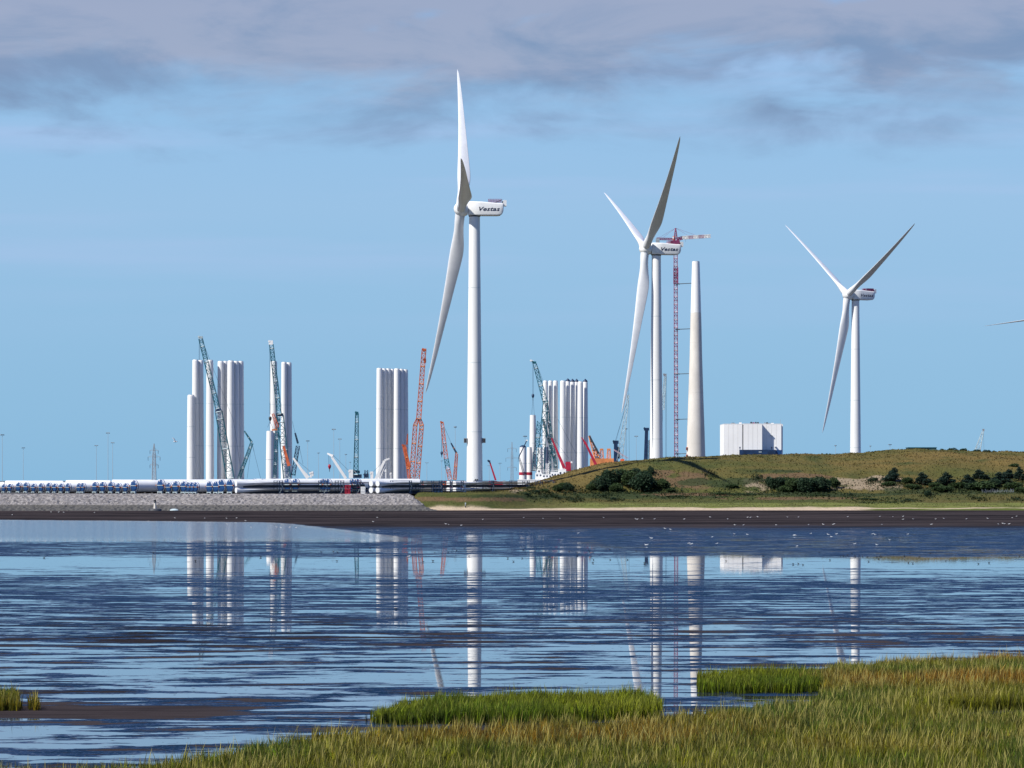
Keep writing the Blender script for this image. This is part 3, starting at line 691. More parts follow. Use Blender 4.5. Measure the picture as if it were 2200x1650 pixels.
def turbine(px, hub_px, hub_row, Rpx, psi, theta0, label, detail=0):
    global BLADE_ME
    D = FPX * BR / Rpx; x = (px - CX) / FPX * D; hubz = EYE + (YH - hub_row) / FPX * D
    e = thing('wind_turbine', label, 'wind turbine', (x, D, GZ), R(psi), 'wind turbines')
    H = hubz - GZ; ztop = H - 2.1
    mb = MB()
    prof = []
    for i in range(13):
        t = i / 12; prof.append((t * ztop, 2.45 + (1.62 - 2.45) * t))
    mb.lathe([(0, 2.45 if detail != 1 else 2.45)] + prof[1:], M_TWHITE, 48)
    for zf in (.22, .47, .74): mb.lathe([(ztop * zf - .06, 2.45 - .83 * zf + .015), (ztop * zf + .06, 2.45 - .83 * zf + .015)], M_TEALW, 48, cap=False)
    tw = mb.build('tower', e)
    mb = MB(); mb.lathe([(-.6, 4.2), (0, 4.2), (.25, 3.9)], M_CONC, 32); mb.build('foundation', e)
    # nacelle, x from -1.9 to 8.6
    mb = MB(); rings = []
    sect = [(-1.9, 1.55, -1.75, 1.75), (-1.6, 1.8, -2.0, 2.15), (2.0, 1.9, -2.05, 2.15), (4.2, 1.9, -2.05, 1.95), (6.8, 1.9, -2.05, 1.72), (7.7, 1.88, -1.95, 1.70), (8.3, 1.84, -1.45, 1.68), (8.6, 1.78, -.7, 1.64), (8.66, 1.7, .3, 1.55)]
    for (xx, w, z0, z1) in sect:
        r = .38; ring = []
        for (cy, cz, a0) in ((w - r, z1 - r, 0), (-w + r, z1 - r, 90), (-w + r, z0 + r, 180), (w - r, z0 + r, 270)):
            for a in (0, 30, 60, 90):
                t = R(a0 + a); ring.append(Vector((xx, cy + math.cos(t) * r, H + cz + math.sin(t) * r)))
        rings.append(ring)
    mb.loft(rings, M_WHITE)
    na = mb.build('nacelle', e)
    mb = MB(); mb.lathe([(H - 2.35, 1.75), (H - 1.95, 1.75)], M_DARK, 32); mb.build('yaw_ring', e)
    lt = letters(na, 1.62, Vector((4.05 if detail != 3 else 4.3, -1.925, H - .15)))
    # cooler and hoist rail
    mb = MB(); mb.box((9.05, 0, H + 1.75), (1.0, 3.0, 1.7), M_WHITE); mb.box((8.5, 0, H + 1.7), (.25, 2.7, 1.3), M_DARK); mb.build('cooler', na)
    mb = MB(); rm = M_PURPLE
    for yy in (-1.5, 1.5):
        for k in range(9): mb.tube((4.2 + k * .48, yy, H + 1.7), (4.2 + k * .48, yy, H + 2.9), .05, .05, rm, 4)
        for zz in (2.2, 2.55, 2.9): mb.tube((4.2, yy, H + zz), (8.1, yy, H + zz), .05, .05, rm, 4)
        if detail != 1:
            mb.box((6.6, yy, H + 2.4), (3.4, .06, .95), rm); mb.box((4.6, yy, H + 2.35), (.9, .05, .5), M_PINK)
        else: mb.tube((5.8, yy, H + 1.75), (8.3, yy, H + 2.8), .07, .07, M_DARK, 4)
    mb.tube((4.2, -1.5, H + 2.9), (4.2, 1.5, H + 2.9), .05, .05, rm, 4); mb.build('railing', na)
    # hub with spinner nose towards -x
    tilt = Matrix.Translation((-4.05, 0, H)) @ Matrix.Rotation(R(6.0), 4, 'Y')
    mb = MB(); M90 = Matrix.Rotation(R(-90), 4, 'Y')
    mb.lathe([(-2.1, 1.55), (-1.5, 2.0), (-.6, 2.15), (.6, 2.1), (1.3, 1.75), (1.9, 1.05), (2.15, .45), (2.2, .05)], M_WHITE, 36, M90)
    mb.build('hub', e, mtx=tilt)
    if BLADE_ME is None:
        o0 = blade_mesh(BR * 1.025, m=M_BLADE).build('blade'); BLADE_ME = o0.data; bpy.data.objects.remove(o0)
    for k in range(3):
        b = bpy.data.objects.new('blade', BLADE_ME); COL.objects.link(b); b.parent = e
        b.matrix_basis = tilt @ Matrix.Rotation(R(theta0 + 120 * k), 4, 'X') @ Matrix.Rotation(R(-2.0), 4, 'Y')
    if detail == 1:
        for sx in (-1, 1):
            mb = MB(); c = Vector((sx * 2.75, -.6, 15.7)); mb.box(c, (1.0, 1.1, 1.45), M_GREY); mb.box(c + Vector((sx * .1, -.57, 0)), (.7, .05, 1.1), M_DARK)
            mb.tube((sx * 1.9, -.3, 16.3), c + Vector((0, 0, .5)), .12, .12, M_DARK, 5); mb.tube((sx * 1.9, -.3, 14.9), c + Vector((0, 0, -.5)), .12, .12, M_DARK, 5)
            mb.build('equipment_box', tw)
        for dx in (.15, .75):
            mb = MB(); a = math.asin((dx) / 2.42); y = -math.cos(a) * 2.43; mb.tube((dx, y + .1, 3.2 + .7), (dx, y - .1, 3.2 + .7), .26, .26, M_DARK, 10); mb.build('vent', tw)
        mb = MB(); mb.box((1.5, -2.25, 1.95), (.95, .5, 2.1), M_GREY); mb.build('door', tw)
        mb = MB()
        for k in range(9): mb.box((2.1 + k * .42, -3.0, 1.15 - k * .16), (.4, 1.0, .05), M_GREY)
        for yy in (-3.5, -2.5):
            mb.tube((1.9, yy, 2.2), (5.7, yy, .75), .04, .04, M_TEALW, 4); mb.tube((1.9, yy, 1.1), (5.7, yy, -.3), .07, .07, M_GREY, 4)
            for k in range(5): mb.tube((1.9 + k * .95, yy, 1.15 - k * .36), (1.9 + k * .95, yy, 2.2 - k * .36), .035, .035, M_TEALW, 4)
        mb.box((1.4, -3.0, 1.1), (1.4, 1.2, .06), M_GREY)
        for xx in (.8, 2.0):
            for yy in (-3.5, -2.5): mb.tube((xx, yy, -.1), (xx, yy, 1.1), .06, .06, M_GREY, 4)
        mb.build('stairs', tw)
    return e, D
T1, D1 = turbine(1019.5, 992, 449, 416, 3.8, -39, 'biggest, nearest white wind turbine, left of the others, beside the stone embankment', 1)
T2, D2 = turbine(1410, 1385, 535, 352, 12.5, 54, 'middle white wind turbine standing behind the hill beside the maroon tower crane', 2)
T3, D3 = turbine(1838, 1818, 634, 294, 27, 63.5, 'right hand white wind turbine alone on the hill right of the white hall', 3)
T4, D4 = turbine(2318, 2300, 672, 250, 36, -95, 'wind turbine beyond the right side, only one dark blade tip reaching in', 3)
# transformer cabins by the big turbine
o = MB(); c = P(1002, 1054, 1022); o.box((c.x, c.y, GZ + .85), (2.5, 2.0, 1.7), M_GREY); o.box((c.x, c.y, GZ + 1.74), (2.7, 2.2, .08), M_TEALW)
for k in range(6): o.box((c.x - 1.05 + k * .42, c.y - 1.02, GZ + .85), (.05, .04, 1.4), M_TEALW)
tag(o.build('transformer_cabin'), 'small pale grey ribbed cabin at the foot of the biggest turbine', 'cabin')
o = MB(); c = P(1014.5, 1054, 1023); o.box((c.x, c.y, GZ + .75), (1.2, 1.5, 1.5), M_NAVY); o.box((c.x, c.y, GZ + 1.54), (1.3, 1.6, .08), M_DARK); o.box((c.x + .2, c.y - .78, GZ + .8), (.4, .05, 1.0), M_DARK)
tag(o.build('switch_cabinet'), 'dark blue cabinet between grey cabin and turbine stairs', 'cabinet')
o = MB(); c = P(1024, 1054, 1024); o.box((c.x, c.y, GZ + .7), (1.5, 1.4, 1.4), M_CONC); o.box((c.x, c.y, GZ + 1.44), (1.6, 1.5, .08), M_GREY)
tag(o.build('concrete_block'), 'beige block housing under the door of the biggest turbine', 'housing')

# ------------------------------------------------------------------ standing tower sections
SECN = 0
def section(x0, x1, top, D, label, cap=None, bottom=None, band=None, group='standing tower sections', taper=.9, line=None):
    s_ = S(D); r = (x1 - x0) / 2 * s_; c = P((x0 + x1) / 2, top, D); zb = GZ if bottom is None else EYE + (YH - bottom) * s_
    H = c.z - zb; e = thing('tower_section', label, 'tower section', (c.x, D, zb), 0, group)
    mb = MB(); rb, rt = r * 1.10, r * taper * 1.02
    prof = [(0, rb)] + [(H * t, rb + (rt - rb) * max(0, (t - .25) / .75)) for t in (.25, .5, .75)] + [(H - r * .5, rt), (H - r * .2, rt * .96), (H, rt * .84)]
    if H < 45: prof = [(0, rb), (H * .5, rb * .97), (H - .3, rt), (H, rt * .97)]
    mb.lathe(prof, M_TWHITE, 28); b = mb.build('tower_body', e)
    for t in ((.33, .66) if H > 45 else (.5,)):
        rr = rb + (rt - rb) * max(0, (t - .25) / .75) if H > 45 else rb * .97
        m2 = MB(); m2.lathe([(H * t - .07, rr + .03), (H * t + .07, rr + .03)], M_GREY if line and t == .5 else M_TEALW, 28, cap=False); m2.build('flange', e)
    if cap == 'cone':
        m2 = MB(); m2.lathe([(H + .02, rt * 1.02), (H + .35, rt * 1.0), (H + 1.5, .08)], M_BLUED, 20); m2.build('rain_cap', e)
    elif cap == 'dome':
        m2 = MB(); m2.lathe([(H + .02, rt * 1.02), (H + .5, rt * .9), (H + .95, rt * .5), (H + 1.05, .05)], M_BLUED, 20); m2.build('rain_cap', e)
    else:
        m2 = MB(); m2.lathe([(H + .02, rt * .78), (H + .12, rt * .74)], M_GREY, 20); m2.build('top_cover', e)
    if band:
        z0 = EYE + (YH - band[1]) * s_ - zb; z1 = EYE + (YH - band[0]) * s_ - zb
        m2 = MB(); m2.lathe([(z0, rb + .06), (z1, rb + .06)], M_RED, 28, cap=False); m2.build('red_band', e)
    return e
def cluster(rows, D, names, **kw):
    for (x0, x1, top, dz), nm in zip(rows, names): section(x0, x1, top, D + dz, nm, **kw)
where = 'in the group behind the tall leaning teal crane, far left'
cluster([(402, 418.5, 848.5, 0), (412.7, 427, 773, 2.9), (424.5, 437.5, 774, 4.8)], 1690,
        ['short white tower section, leftmost of all, half the height of its neighbours', 'tall white tower section just right of the short leftmost one', 'shaded tall tower section left of the leaning teal crane boom'])
cluster([(443, 459, 773.6, -4), (467, 481.5, 776, -1), (478.5, 490.5, 776, 1.2), (488, 503.5, 775, -5), (500.5, 514, 776, -2.6), (510.5, 524, 776, -.6)], 1690,
        ['tall white tower section directly behind the leaning teal crane boom', 'bright tall tower section first right of the leaning teal boom', 'shaded tower section squeezed between two bright ones', 'brightest front tower section of the far left group',
         'shaded tower section second from the right of the far left group', 'rightmost shaded tower section of the far left group'])
cluster([(580, 596, 776, 6), (604, 616.5, 778, -4), (614.5, 627, 779, -2.0)], 1690,
        ['tall tower section hidden behind the white-headed teal crane', 'tall tower section with a crane shadow running up it', 'shaded tall tower section right of the white-headed teal crane'])
section(572, 587.5, 926, 1670, 'short white tower section with dark ring, below the hook of the white-headed crane', line=True)
section(585, 598, 927, 1672.4, 'shaded short tower section behind the one with a dark ring')
cluster([(808.5, 822, 791, 0), (819, 831, 792, 2.0), (828, 840, 792, 3.6), (837, 848, 793, 5.1), (846, 859.5, 792, -1), (856.5, 868, 793, 1.0), (864.5, 877, 794, 2.6)], 1690,
        ['bright leftmost tower section of the tight group left of the orange crane', 'shaded second tower section of the tight group left of the orange crane', 'shaded third tower section of the tight group left of the orange crane', 'shaded fourth tower section of the tight group, in the notch',
         'bright middle tower section of the tight group left of the orange crane', 'shaded tower section right of the bright middle one', 'rightmost shaded tower section next to the orange crane'])
D4c = 1760
cluster([(1166, 1177.5, 818, 0), (1177.5, 1188, 818, 3.4), (1188, 1199, 818, 6.8), (1203, 1216, 818, -2)], D4c,
        ['leftmost tall section of the striped row behind the big teal crane', 'second tall section of the striped row behind the red boom', 'third tall section of the striped row, left of its gap', 'broad bright section right of the gap in the striped row'])
cluster([(1214.5, 1225.5, 819, 1.6), (1224.5, 1235.5, 820, 5), (1234, 1243.5, 820, 8.4), (1252, 1263, 820, 0)], D4c,
        ['first section with a dark pointed cap in the striped row', 'second section with a dark pointed cap in the striped row', 'third dark capped section, mostly hidden by a bright front one', 'rightmost section with dark pointed cap by the orange barge'], cap='cone')
section(1240.5, 1253, 820, D4c - 4, 'bright front section with a shadow on its lower half in the striped row')
section(1138, 1151.5, 892, 1650, 'short section hanging from the hook of the big teal crane left of the striped row', bottom=1012)
section(1116, 1131, 961, 1640, 'squat section with dark dome cap and red band, left of the ship', cap='dome', band=(1014.5, 1020.5), bottom=1030)
section(1131.5, 1143, 961, 1646, 'squat section with red band and no cap, left of the ship', band=(1014.5, 1020.5), bottom=1030)
section(1168, 1179.5, 961, 1655, 'squat section standing on the white ship behind the lattice of the crane', bottom=1030)
section(1154, 1166, 962, 1660, 'squat section half hidden inside the lattice of the big teal crane', bottom=1030)

# ------------------------------------------------------------------ cranes
def crane_base(e, px, D, m, w=7.0):
    """crawler tracks, slewing body, cab, counterweight under the boom foot (local to world: e sits at the base)"""
    for sy in (-1, 1):
        mb = MB(); mb.box((0, sy * 2.6, .75), (w, 1.1, 1.1), M_DARK)
        for k in (-1, 1): mb.tube((k * w / 2, sy * 2.6 - .55, .75), (k * w / 2, sy * 2.6 + .55, .75), .55, .55, M_DARK, 12)
        mb.build('crawler_track', e)
    mb = MB(); mb.box((.6, 0, 2.2), (w * .95, 3.2, 1.7), m); mb.tube((0, 0, 1.1), (0, 0, 1.5), 1.3, 1.3, M_DARK, 16); mb.box((-w * .1, 0, 3.3), (w * .4, 2.4, .5), M_DARK); mb.build('slewing_body', e)
    mb = MB(); mb.box((-w * .38, -2.1, 2.6), (1.7, 1.1, 1.7), m); mb.box((-w * .38 - .1, -2.68, 2.8), (1.3, .05, 1.0), M_NAVY); mb.build('cab', e)
    mb = MB()
    for k in range(4): mb.box((w * .62, 0, 1.8 + k * .55), (1.4, 3.8 - .1 * k, .5), M_GREY)
    mb.build('counterweight', e)
def loc(e, p): return Vector(p) - Vector(e.location)
def crane(name, label, pxb, D, m, segs, cables=(), hook=None, base=True, m2=None, r=.16, heads=(), group='cranes in the harbour', baseform=None):
    e = thing(name, label, 'crane', ((pxb - CX) / FPX * D, D, GZ), 0, group)
    if base: crane_base(e, pxb, D, baseform or m)
    for i, sgm in enumerate(segs):
        (x0, y0, x1, y1, w0, w1) = sgm[:6]; mm = sgm[6] if len(sgm) > 6 else m; nm = sgm[7] if len(sgm) > 7 else ('boom' if i == 0 else 'jib')
        a = loc(e, P(x0, y0, D)); b = loc(e, P(x1, y1, D)); ln = (b - a).length; s_ = S(D)
        mb = MB()
        if w0 < 0: # solid box boom
            u = (b - a).normalized(); v = Vector((0, 1, 0)); w = u.cross(v); rings = []
            for p, ww in ((a, -w0 * s_ / 2), (b, abs(w1) * s_ / 2)):
                rings.append([p + w * ww + v * ww, p - w * ww + v * ww, p - w * ww - v * ww, p + w * ww - v * ww])
            mb.loft(rings, mm, False)
        else:
            bays = max(3, int(ln / (max(w0, w1) * s_ * .95)))
            mb.truss(a, b, w0 * s_, w1 * s_, bays, r, mm, m2 if len(sgm) < 9 else None, 4, br=r * .62)
        mb.build(nm, e)
    for (x, y, w, h, mm, nm) in heads:
        mb = MB(); c = loc(e, P(x, y, D)); s_ = S(D); mb.box(c, (w * s_, 1.6, h * s_), mm); mb.tube(c + Vector((-w * s_ * .4, -.9, h * s_ * .3)), c + Vector((-w * s_ * .4, .9, h * s_ * .3)), .5, .5, mm, 10); mb.build(nm, e)
    if cables:
        mb = MB()
        for (x0, y0, x1, y1) in cables: mb.tube(loc(e, P(x0, y0, D)), loc(e, P(x1, y1, D)), .075, .075, M_NAVY, 4)
        mb.build('cable', e)
    if hook:
        x, y, mm, sz = hook; c = loc(e, P(x, y, D)); mb = MB(); mb.lathe([(-sz, .1), (-sz * .6, sz * .35), (0, sz * .6), (sz * .7, sz * .55), (sz, .15)], mm, 12, Matrix.Translation(c))
        mb.tube(c + Vector((0, 0, -sz)), c + Vector((0, 0, -sz * 1.9)), .18, .1, M_DARK, 6); mb.build('hook_block', e)
    return e
DC = 1620
crane('lattice_crane', 'tall teal lattice crane leaning left before the far left tower sections', 497, DC, M_TEAL,
      [(495, 1028, 470, 885, 16, 14), (468, 878, 431, 728, 9, 8), (470, 885, 468, 878, 14, 9, M_BLUED, 'boom_joint')],
      cables=[(428, 728, 427.5, 775), (429.5, 728, 429, 775), (433, 727, 502, 905), (502, 905, 520, 1028), (466, 830, 474, 832)], m2=M_TEALW, heads=[(431, 725, 9, 5, M_TEALW, 'boom_head')], r=.2)
crane('lattice_crane', 'small dark teal crane with a bent jib right of the far left tower group', 514, DC, M_TEAL,
      [(513, 1028, 541, 952, 6, 6), (541, 950, 525, 926, 3, 1.5)], cables=[(541, 951, 560, 1028), (541, 951, 531, 1028), (541, 951, 546, 970)], m2=M_TEALW, r=.2)
crane('lattice_crane', 'tall teal lattice crane with a white head, leaning left, second from left', 616, DC, M_TEAL,
      [(617, 1028, 602, 892, 15, 13), (600, 890, 583, 740, 9, 8), (590, 1026, 597, 895, 6, 7, M_TEAL, 'back_mast')],
      cables=[(579, 745, 579.5, 890), (581, 745, 581, 890), (580, 905, 575, 918), (580, 905, 586, 920), (587, 745, 606, 880)], hook=(580.5, 900, M_DARK, 1.2),
      m2=M_TEALW, heads=[(582, 736, 9, 9, M_WHITE, 'boom_head'), (601, 891, 15, 6, M_BLUED, 'boom_joint')], r=.2)
crane('telescopic_crane', 'orange box boom seen through the white-headed teal crane, lower one', 621, DC - 20, M_ORANGE, [(621, 1001, 609, 958, -7, -5)], base=False)
crane('telescopic_crane', 'orange jib tip hanging beside the hook of the white-headed teal crane', 594, DC - 20, M_ORYEL, [(596, 918, 586, 888, 7, 4, M_ORANGE), (596, 922, 584, 924, 3, 3, M_ORYEL)], base=False)
crane('lattice_crane', 'small dark blue crane right of the second tower group', 628, DC, M_NAVY, [(630, 1020, 640, 958, 8, 7), (640, 952, 634, 930, 3, 2)],
      cables=[(634, 930, 628, 905), (642, 955, 651, 997), (640, 955, 634, 1026)], baseform=M_TEAL, m2=M_TEAL, r=.2)
crane('deck_crane', 'short white box boom crane left of the red hook one', 668, DC - 40, M_WHITE, [(661, 1028, 630, 984, -6, -4), (664, 1026, 640, 998, -4, -2)],
      cables=[(632, 984, 670, 1016)], heads=[(668, 1020, 4, 12, M_WHITE, 'winch_post'), (672, 1018, 3, 10, M_WHITE, 'winch_post')], base=False)
crane('deck_crane', 'white box boom crane with hanging red hook', 755, DC - 40, M_WHITE, [(743, 1028, 713, 982, -6, -5), (715, 980, 703, 974, -6, -3)],
      cables=[(706, 978, 706, 1000), (709, 978, 709, 1000), (716, 978, 752, 1014)], hook=(708, 1003, M_RED, 1.2), heads=[(754, 1018, 9, 18, M_WHITE, 'winch_post')], base=False)
crane('lattice_crane', 'straight upright teal lattice boom between the two white deck cranes', 764, DC, M_TEAL, [(764.5, 1020, 767, 888, 9.5, 6)], m2=M_TEALW, heads=[(767, 888, 6, 7, M_TEAL, 'boom_head'), (764, 1014, 18, 6, M_NAVY, 'gantry'), (764, 1023, 26, 8, M_NAVY, 'winch_house')], r=.2)
crane('deck_crane', 'white box boom crane leaning right before the tight tower group', 799, DC - 40, M_WHITE, [(807, 1030, 826, 990, -6, -5), (826, 989, 837, 985, -4, -3), (815, 1030, 828, 997, -3, -2)],
      cables=[(824, 990, 802, 1014)], heads=[(799, 1021, 6, 16, M_WHITE, 'winch_post'), (829, 1018, 2, 20, M_WHITE, 'winch_post'), (840, 1022, 2, 14, M_WHITE, 'winch_post')], base=False)
crane('work_vessel', 'dark blue work deck gantry between the teal boom and white crane', 787, DC, M_NAVY, [(787, 1030, 787, 1010, 8, 6)], base=False, heads=[(787, 1022, 10, 8, M_NAVY, 'winch_house')])['category'] = 'gantry'
crane('ring_crane', 'giant orange lattice crane with a forked twin-leg boom, tallest in the yard', 893, 1560, M_ORANGE,
      [(899.5, 900, 911, 750, 9.5, 8.5), (884, 1031, 892, 914, 9.5, 8, M_ORANGE, 'boom_leg'), (896, 1031, 906, 914, 9.5, 8, M_ORANGE, 'boom_leg'), (892, 914, 898, 898, 8, 5, M_ORANGE, 'boom_fork'), (906, 914, 901, 898, 8, 5, M_ORANGE, 'boom_fork'), (880, 1030, 870, 960, 6, 5, M_ORANGE, 'back_mast')],
      m2=M_ORYEL, heads=[(912, 752, 8, 6, M_ORANGE, 'boom_head'), (913, 775, 5, 9, M_ORANGE, 'sheave_block')], r=.21)
crane('telescopic_crane', 'orange box boom in front of the shaded tower sections', 882, 1570, M_ORANGE, [(879, 1005, 868, 960, -9, -7), (874, 955, 876, 932, 2, 1, M_ORANGE)], heads=[(868, 958, 7, 5, M_ORANGE, 'boom_head')], base=False)
crane('lattice_crane', 'orange lattice crane with teal middle section and dangling hook, left of the biggest turbine', 967, 1600, M_ORANGE,
      [(958.5, 985, 950, 910, 8, 6), (962.5, 1008, 958.5, 985, 9, 9, M_TEAL, 'boom_section'), (967, 1030, 962.5, 1008, 8, 8, M_ORANGE, 'boom_section')],
      cables=[(948.5, 910, 948.5, 970), (949.5, 910, 949.5, 970), (956, 920, 969, 952)], hook=(949, 974, M_NAVY, 1.0), m2=M_PINK, heads=[(950, 908, 6, 4, M_ORANGE, 'boom_head')], r=.2)
crane('lattice_crane', 'upright orange lattice boom with thin blue jib beside the biggest turbine', 977, 1600, M_ORANGE, [(977, 1030, 981, 975, 6.5, 5), (981, 974, 969, 952, 3, 1.5, M_NAVY)], m2=M_ORYEL, r=.2)
crane('telescopic_crane', 'small red boom leaning left on the right of the biggest turbine', 1065, 1750, M_RED, [(1065, 1032, 1052, 992, -4, -3)], heads=[(1051, 991, 5, 4, M_NAVY, 'boom_head')])
crane('lattice_crane', 'big teal crane with spread lattice legs lifting a short tower section', 1165, 1640, M_TEAL,
      [(1172, 866, 1149, 782, 10, 7), (1160, 1024, 1172, 866, 17, 10, M_TEAL, 'lattice_mast'), (1197, 1024, 1174, 868, 6, 6, M_TEAL, 'lattice_strut'), (1148, 1010, 1159, 905, 9, 9, M_TEAL, 'back_mast'), (1180, 1024, 1180, 960, 7, 7, M_TEAL, 'lattice_strut'), (1190, 985, 1166, 900, 4, 4, M_TEAL, 'lattice_strut')],
      cables=[(1144.3, 780, 1144.3, 850), (1146, 780, 1146, 850), (1145, 852, 1142.5, 892), (1145, 852, 1148, 892), (1152, 780, 1168, 822), (1198, 900, 1238, 975)], hook=(1145, 851, M_NAVY, 1.1), m2=M_TEALW,
      heads=[(1148, 779, 8, 5, M_TEAL, 'boom_head'), (1143, 775.5, 6, 3, M_WHITE, 'lamp_arm'), (1173, 864, 10, 6, M_TEAL, 'boom_joint')], r=.21)
crane('deck_crane', 'red box boom crane leaning left before the striped row', 1220, 1620, M_RED, [(1214, 1010, 1185, 941, -7, -3)], heads=[(1221, 1002, 11, 20, M_RED, 'crane_house'), (1229, 994, 3, 3, M_WHITE, 'winch')],
      cables=[(1190, 942, 1222, 985)], base=False)
crane('deck_crane', 'second red box boom leaning over the orange barge', 1285, 1610, M_RED, [(1282, 1002, 1257, 950, -6, -4), (1257, 950, 1249, 940, -3, -2), (1252, 943, 1256, 955, -2, -1)], base=False)
crane('harbour_crane', 'grey lattice boom harbour crane with dark blue tower, left of the middle turbine', 1323, 1700, M_BLUED,
      [(1331, 990, 1350, 848, 12, 3.5, M_TEALW, 'boom'), (1323, 995, 1323, 952, -9, -8, M_BLUED, 'crane_tower'), (1330, 985, 1329, 960, -5, -4, M_NAVY, 'crane_tower')],
      cables=[(1323, 950, 1350, 848), (1321, 950, 1346, 870), (1346, 870, 1351, 833), (1351, 845, 1352, 1000), (1345, 920, 1345, 1000)], heads=[(1323, 950, 12, 7, M_BLUED, 'tower_head')], base=True, r=.16)
crane('harbour_crane', 'dark blue crane tower standing left of the middle turbine tower', 1388, 1700, M_BLUED, [(1387, 998, 1389, 925, -8, -7, M_BLUED, 'crane_tower'), (1393, 985, 1393, 945, 5, 5, M_NAVY, 'ladder_cage')], heads=[(1389, 922, 11, 6, M_BLUED, 'tower_head')])
crane('lattice_crane', 'pale grey lattice boom tip with long cables right of the middle turbine tower', 1420, 1750, M_TEALW, [(1424, 880, 1429, 810, 6, 4, M_TEALW)], cables=[(1430, 808, 1430, 985), (1432, 808, 1432, 985), (1424, 880, 1420, 1040)], heads=[(1429, 806, 6, 6, M_GREY, 'boom_head')], r=.18)
crane('lattice_crane', 'very faint pale A frame crane far off at the right', 2106, 3200, M_TEALW, [(2098, 975, 2112, 926, 12, 3, M_TEALW)], cables=[(2113, 925, 2114, 970)], heads=[(2113, 924, 4, 5, M_GREY, 'boom_head')], base=False, r=.25)

# tower crane with ties, beside the concrete tower
DT = 1500; sT = S(DT)
e = thing('tower_crane', 'very tall slim maroon tower crane with red and white jib, tied to a pale tower', 'crane', ((1452 - CX) / FPX * DT, DT, GZ), 0, 'cranes in the harbour')
mb = MB(); a = loc(e, P(1453, 1050, DT)); b = loc(e, P(1451.5, 522, DT)); mb.truss(a, b, 7.2 * sT, 7.2 * sT, 64, .16, M_PURPLE, M_PINK, 2, br=.10); mb.build('mast', e)
mb = MB(); c = loc(e, P(1452, 592, DT)); mb.truss(c + Vector((0, 0, -3.5)), c + Vector((0, 0, 3.5)), 9 * sT, 9 * sT, 6, .18, M_PURPLE); mb.build('climbing_cage', e)
mb = MB(); mb.box(loc(e, P(1451.5, 519, DT)), (2.4, 2.4, 1.0), M_PURPLE); mb.truss(loc(e, P(1451.5, 517, DT)), loc(e, P(1451.5, 490, DT)), 8 * sT, 1 * sT, 5, .16, M_PURPLE); mb.build('tower_head', e)
mb = MB()
js = [(1456, 514, 1466, 511, M_PURPLE), (1466, 511, 1479, 510, M_WHITE), (1479, 510, 1490, 509.3, M_PINK), (1490, 509.3, 1501, 508.7, M_WHITE), (1501, 508.7, 1513, 508, M_PINK), (1513, 508, 1527, 507.3, M_WHITE)]
for k, (x0, y0, x1, y1, mm) in enumerate(js):
    a = loc(e, P(x0, y0, DT)); b = loc(e, P(x1, y1, DT)); mb.truss(a, b, 6.5 * sT, 6.5 * sT, 4, .13, mm, side=(0, 0, 1), br=.11)
    if mm in (M_WHITE, M_PINK): mb.box((a + b) / 2, ((b - a).length * .92, .06, 4.8 * sT), M_WHITE if mm == M_WHITE else M_PINK)
mb.build('jib', e)
mb = MB(); mb.truss(loc(e, P(1448, 514, DT)), loc(e, P(1411, 513, DT)), 4 * sT, 4 * sT, 9, .15, M_PURPLE, side=(0, 0, 1)); mb.build('counter_jib', e)
mb = MB(); mb.box(loc(e, P(1413, 517, DT)), (1.6, 1.6, 2.0), M_GREY); mb.build('counterweight', e)
mb = MB(); mb.box(loc(e, P(1448, 512, DT)), (1.2, 1.2, 1.7), M_CLAMP); mb.box(loc(e, P(1446.5, 511, DT)) + Vector((0, -.62, 0)), (.8, .05, .8), M_WHITE); mb.build('cab', e)
mb = MB()
for (x0, y0, x1, y1) in ((1451.5, 490, 1494, 505), (1451.5, 490, 1478, 506), (1451.5, 490, 1425, 510), (1451.5, 490, 1413, 512), (1473, 514, 1473, 520)): mb.tube(loc(e, P(x0, y0, DT)), loc(e, P(x1, y1, DT)), .05, .05, M_PURPLE, 4)
mb.build('cable', e)
for yy in (610, 707.5, 803.5, 901, 975):
    mb = MB(); xr = 1487 if yy < 700 else 1486
    a = loc(e, P(1456, yy, DT)); b = loc(e, P(1490, yy - .5, DT))
    for q in (-.8, .8): mb.tube(a + Vector((0, q, 0)), b + Vector((-2.2 if yy > 890 else -.5, q * .4 - 4, 0)), .13, .13, M_DARK, 5)
    mb.box(a, (1.9, 2.4, .35), M_DARK); mb.build('wall_tie', e)
# concrete test tower
e = thing('test_tower', 'tall pale beige tapering concrete tower without rotor right of the tower crane', 'tower', ((1494 - CX) / FPX * DT, DT - 4, GZ))
pr = []
for row, hw in ((1051, 22), (980, 20.2), (930, 18.8), (890, 17.3), (830, 15.4), (760, 13.2), (700, 12), (640, 10.4), (600, 9.2), (563, 8.0)):
    pr.append((EYE + (YH - row) * sT - GZ, hw * sT))
up = [p for p in pr if p[0] > 77]; lo = [p for p in pr if p[0] <= 77]
mb = MB(); rj = np.interp(77, [p[0] for p in pr], [p[1] for p in pr])
mb.lathe(lo + [(77, float(rj))], M_CONC, 40); mb.build('concrete_shaft', e)
mb = MB(); mb.lathe([(77.02, float(rj))] + up, M_TWHITE, 40); mb.lathe([(up[-1][0], up[-1][1] * .8), (up[-1][0] + .15, up[-1][1] * .78)], M_GREY, 24); mb.build('steel_top', e)
for zz in (13.4, 16.6):
    mb = MB(); mb.box((-3.9, -1.6, zz + 1), (1.0, .7, 1.3), M_ORANGE); mb.box((-3.9, -1.98, zz + 1), (.6, .06, .9), M_DARK); mb.build('hatch', e)
mb = MB()
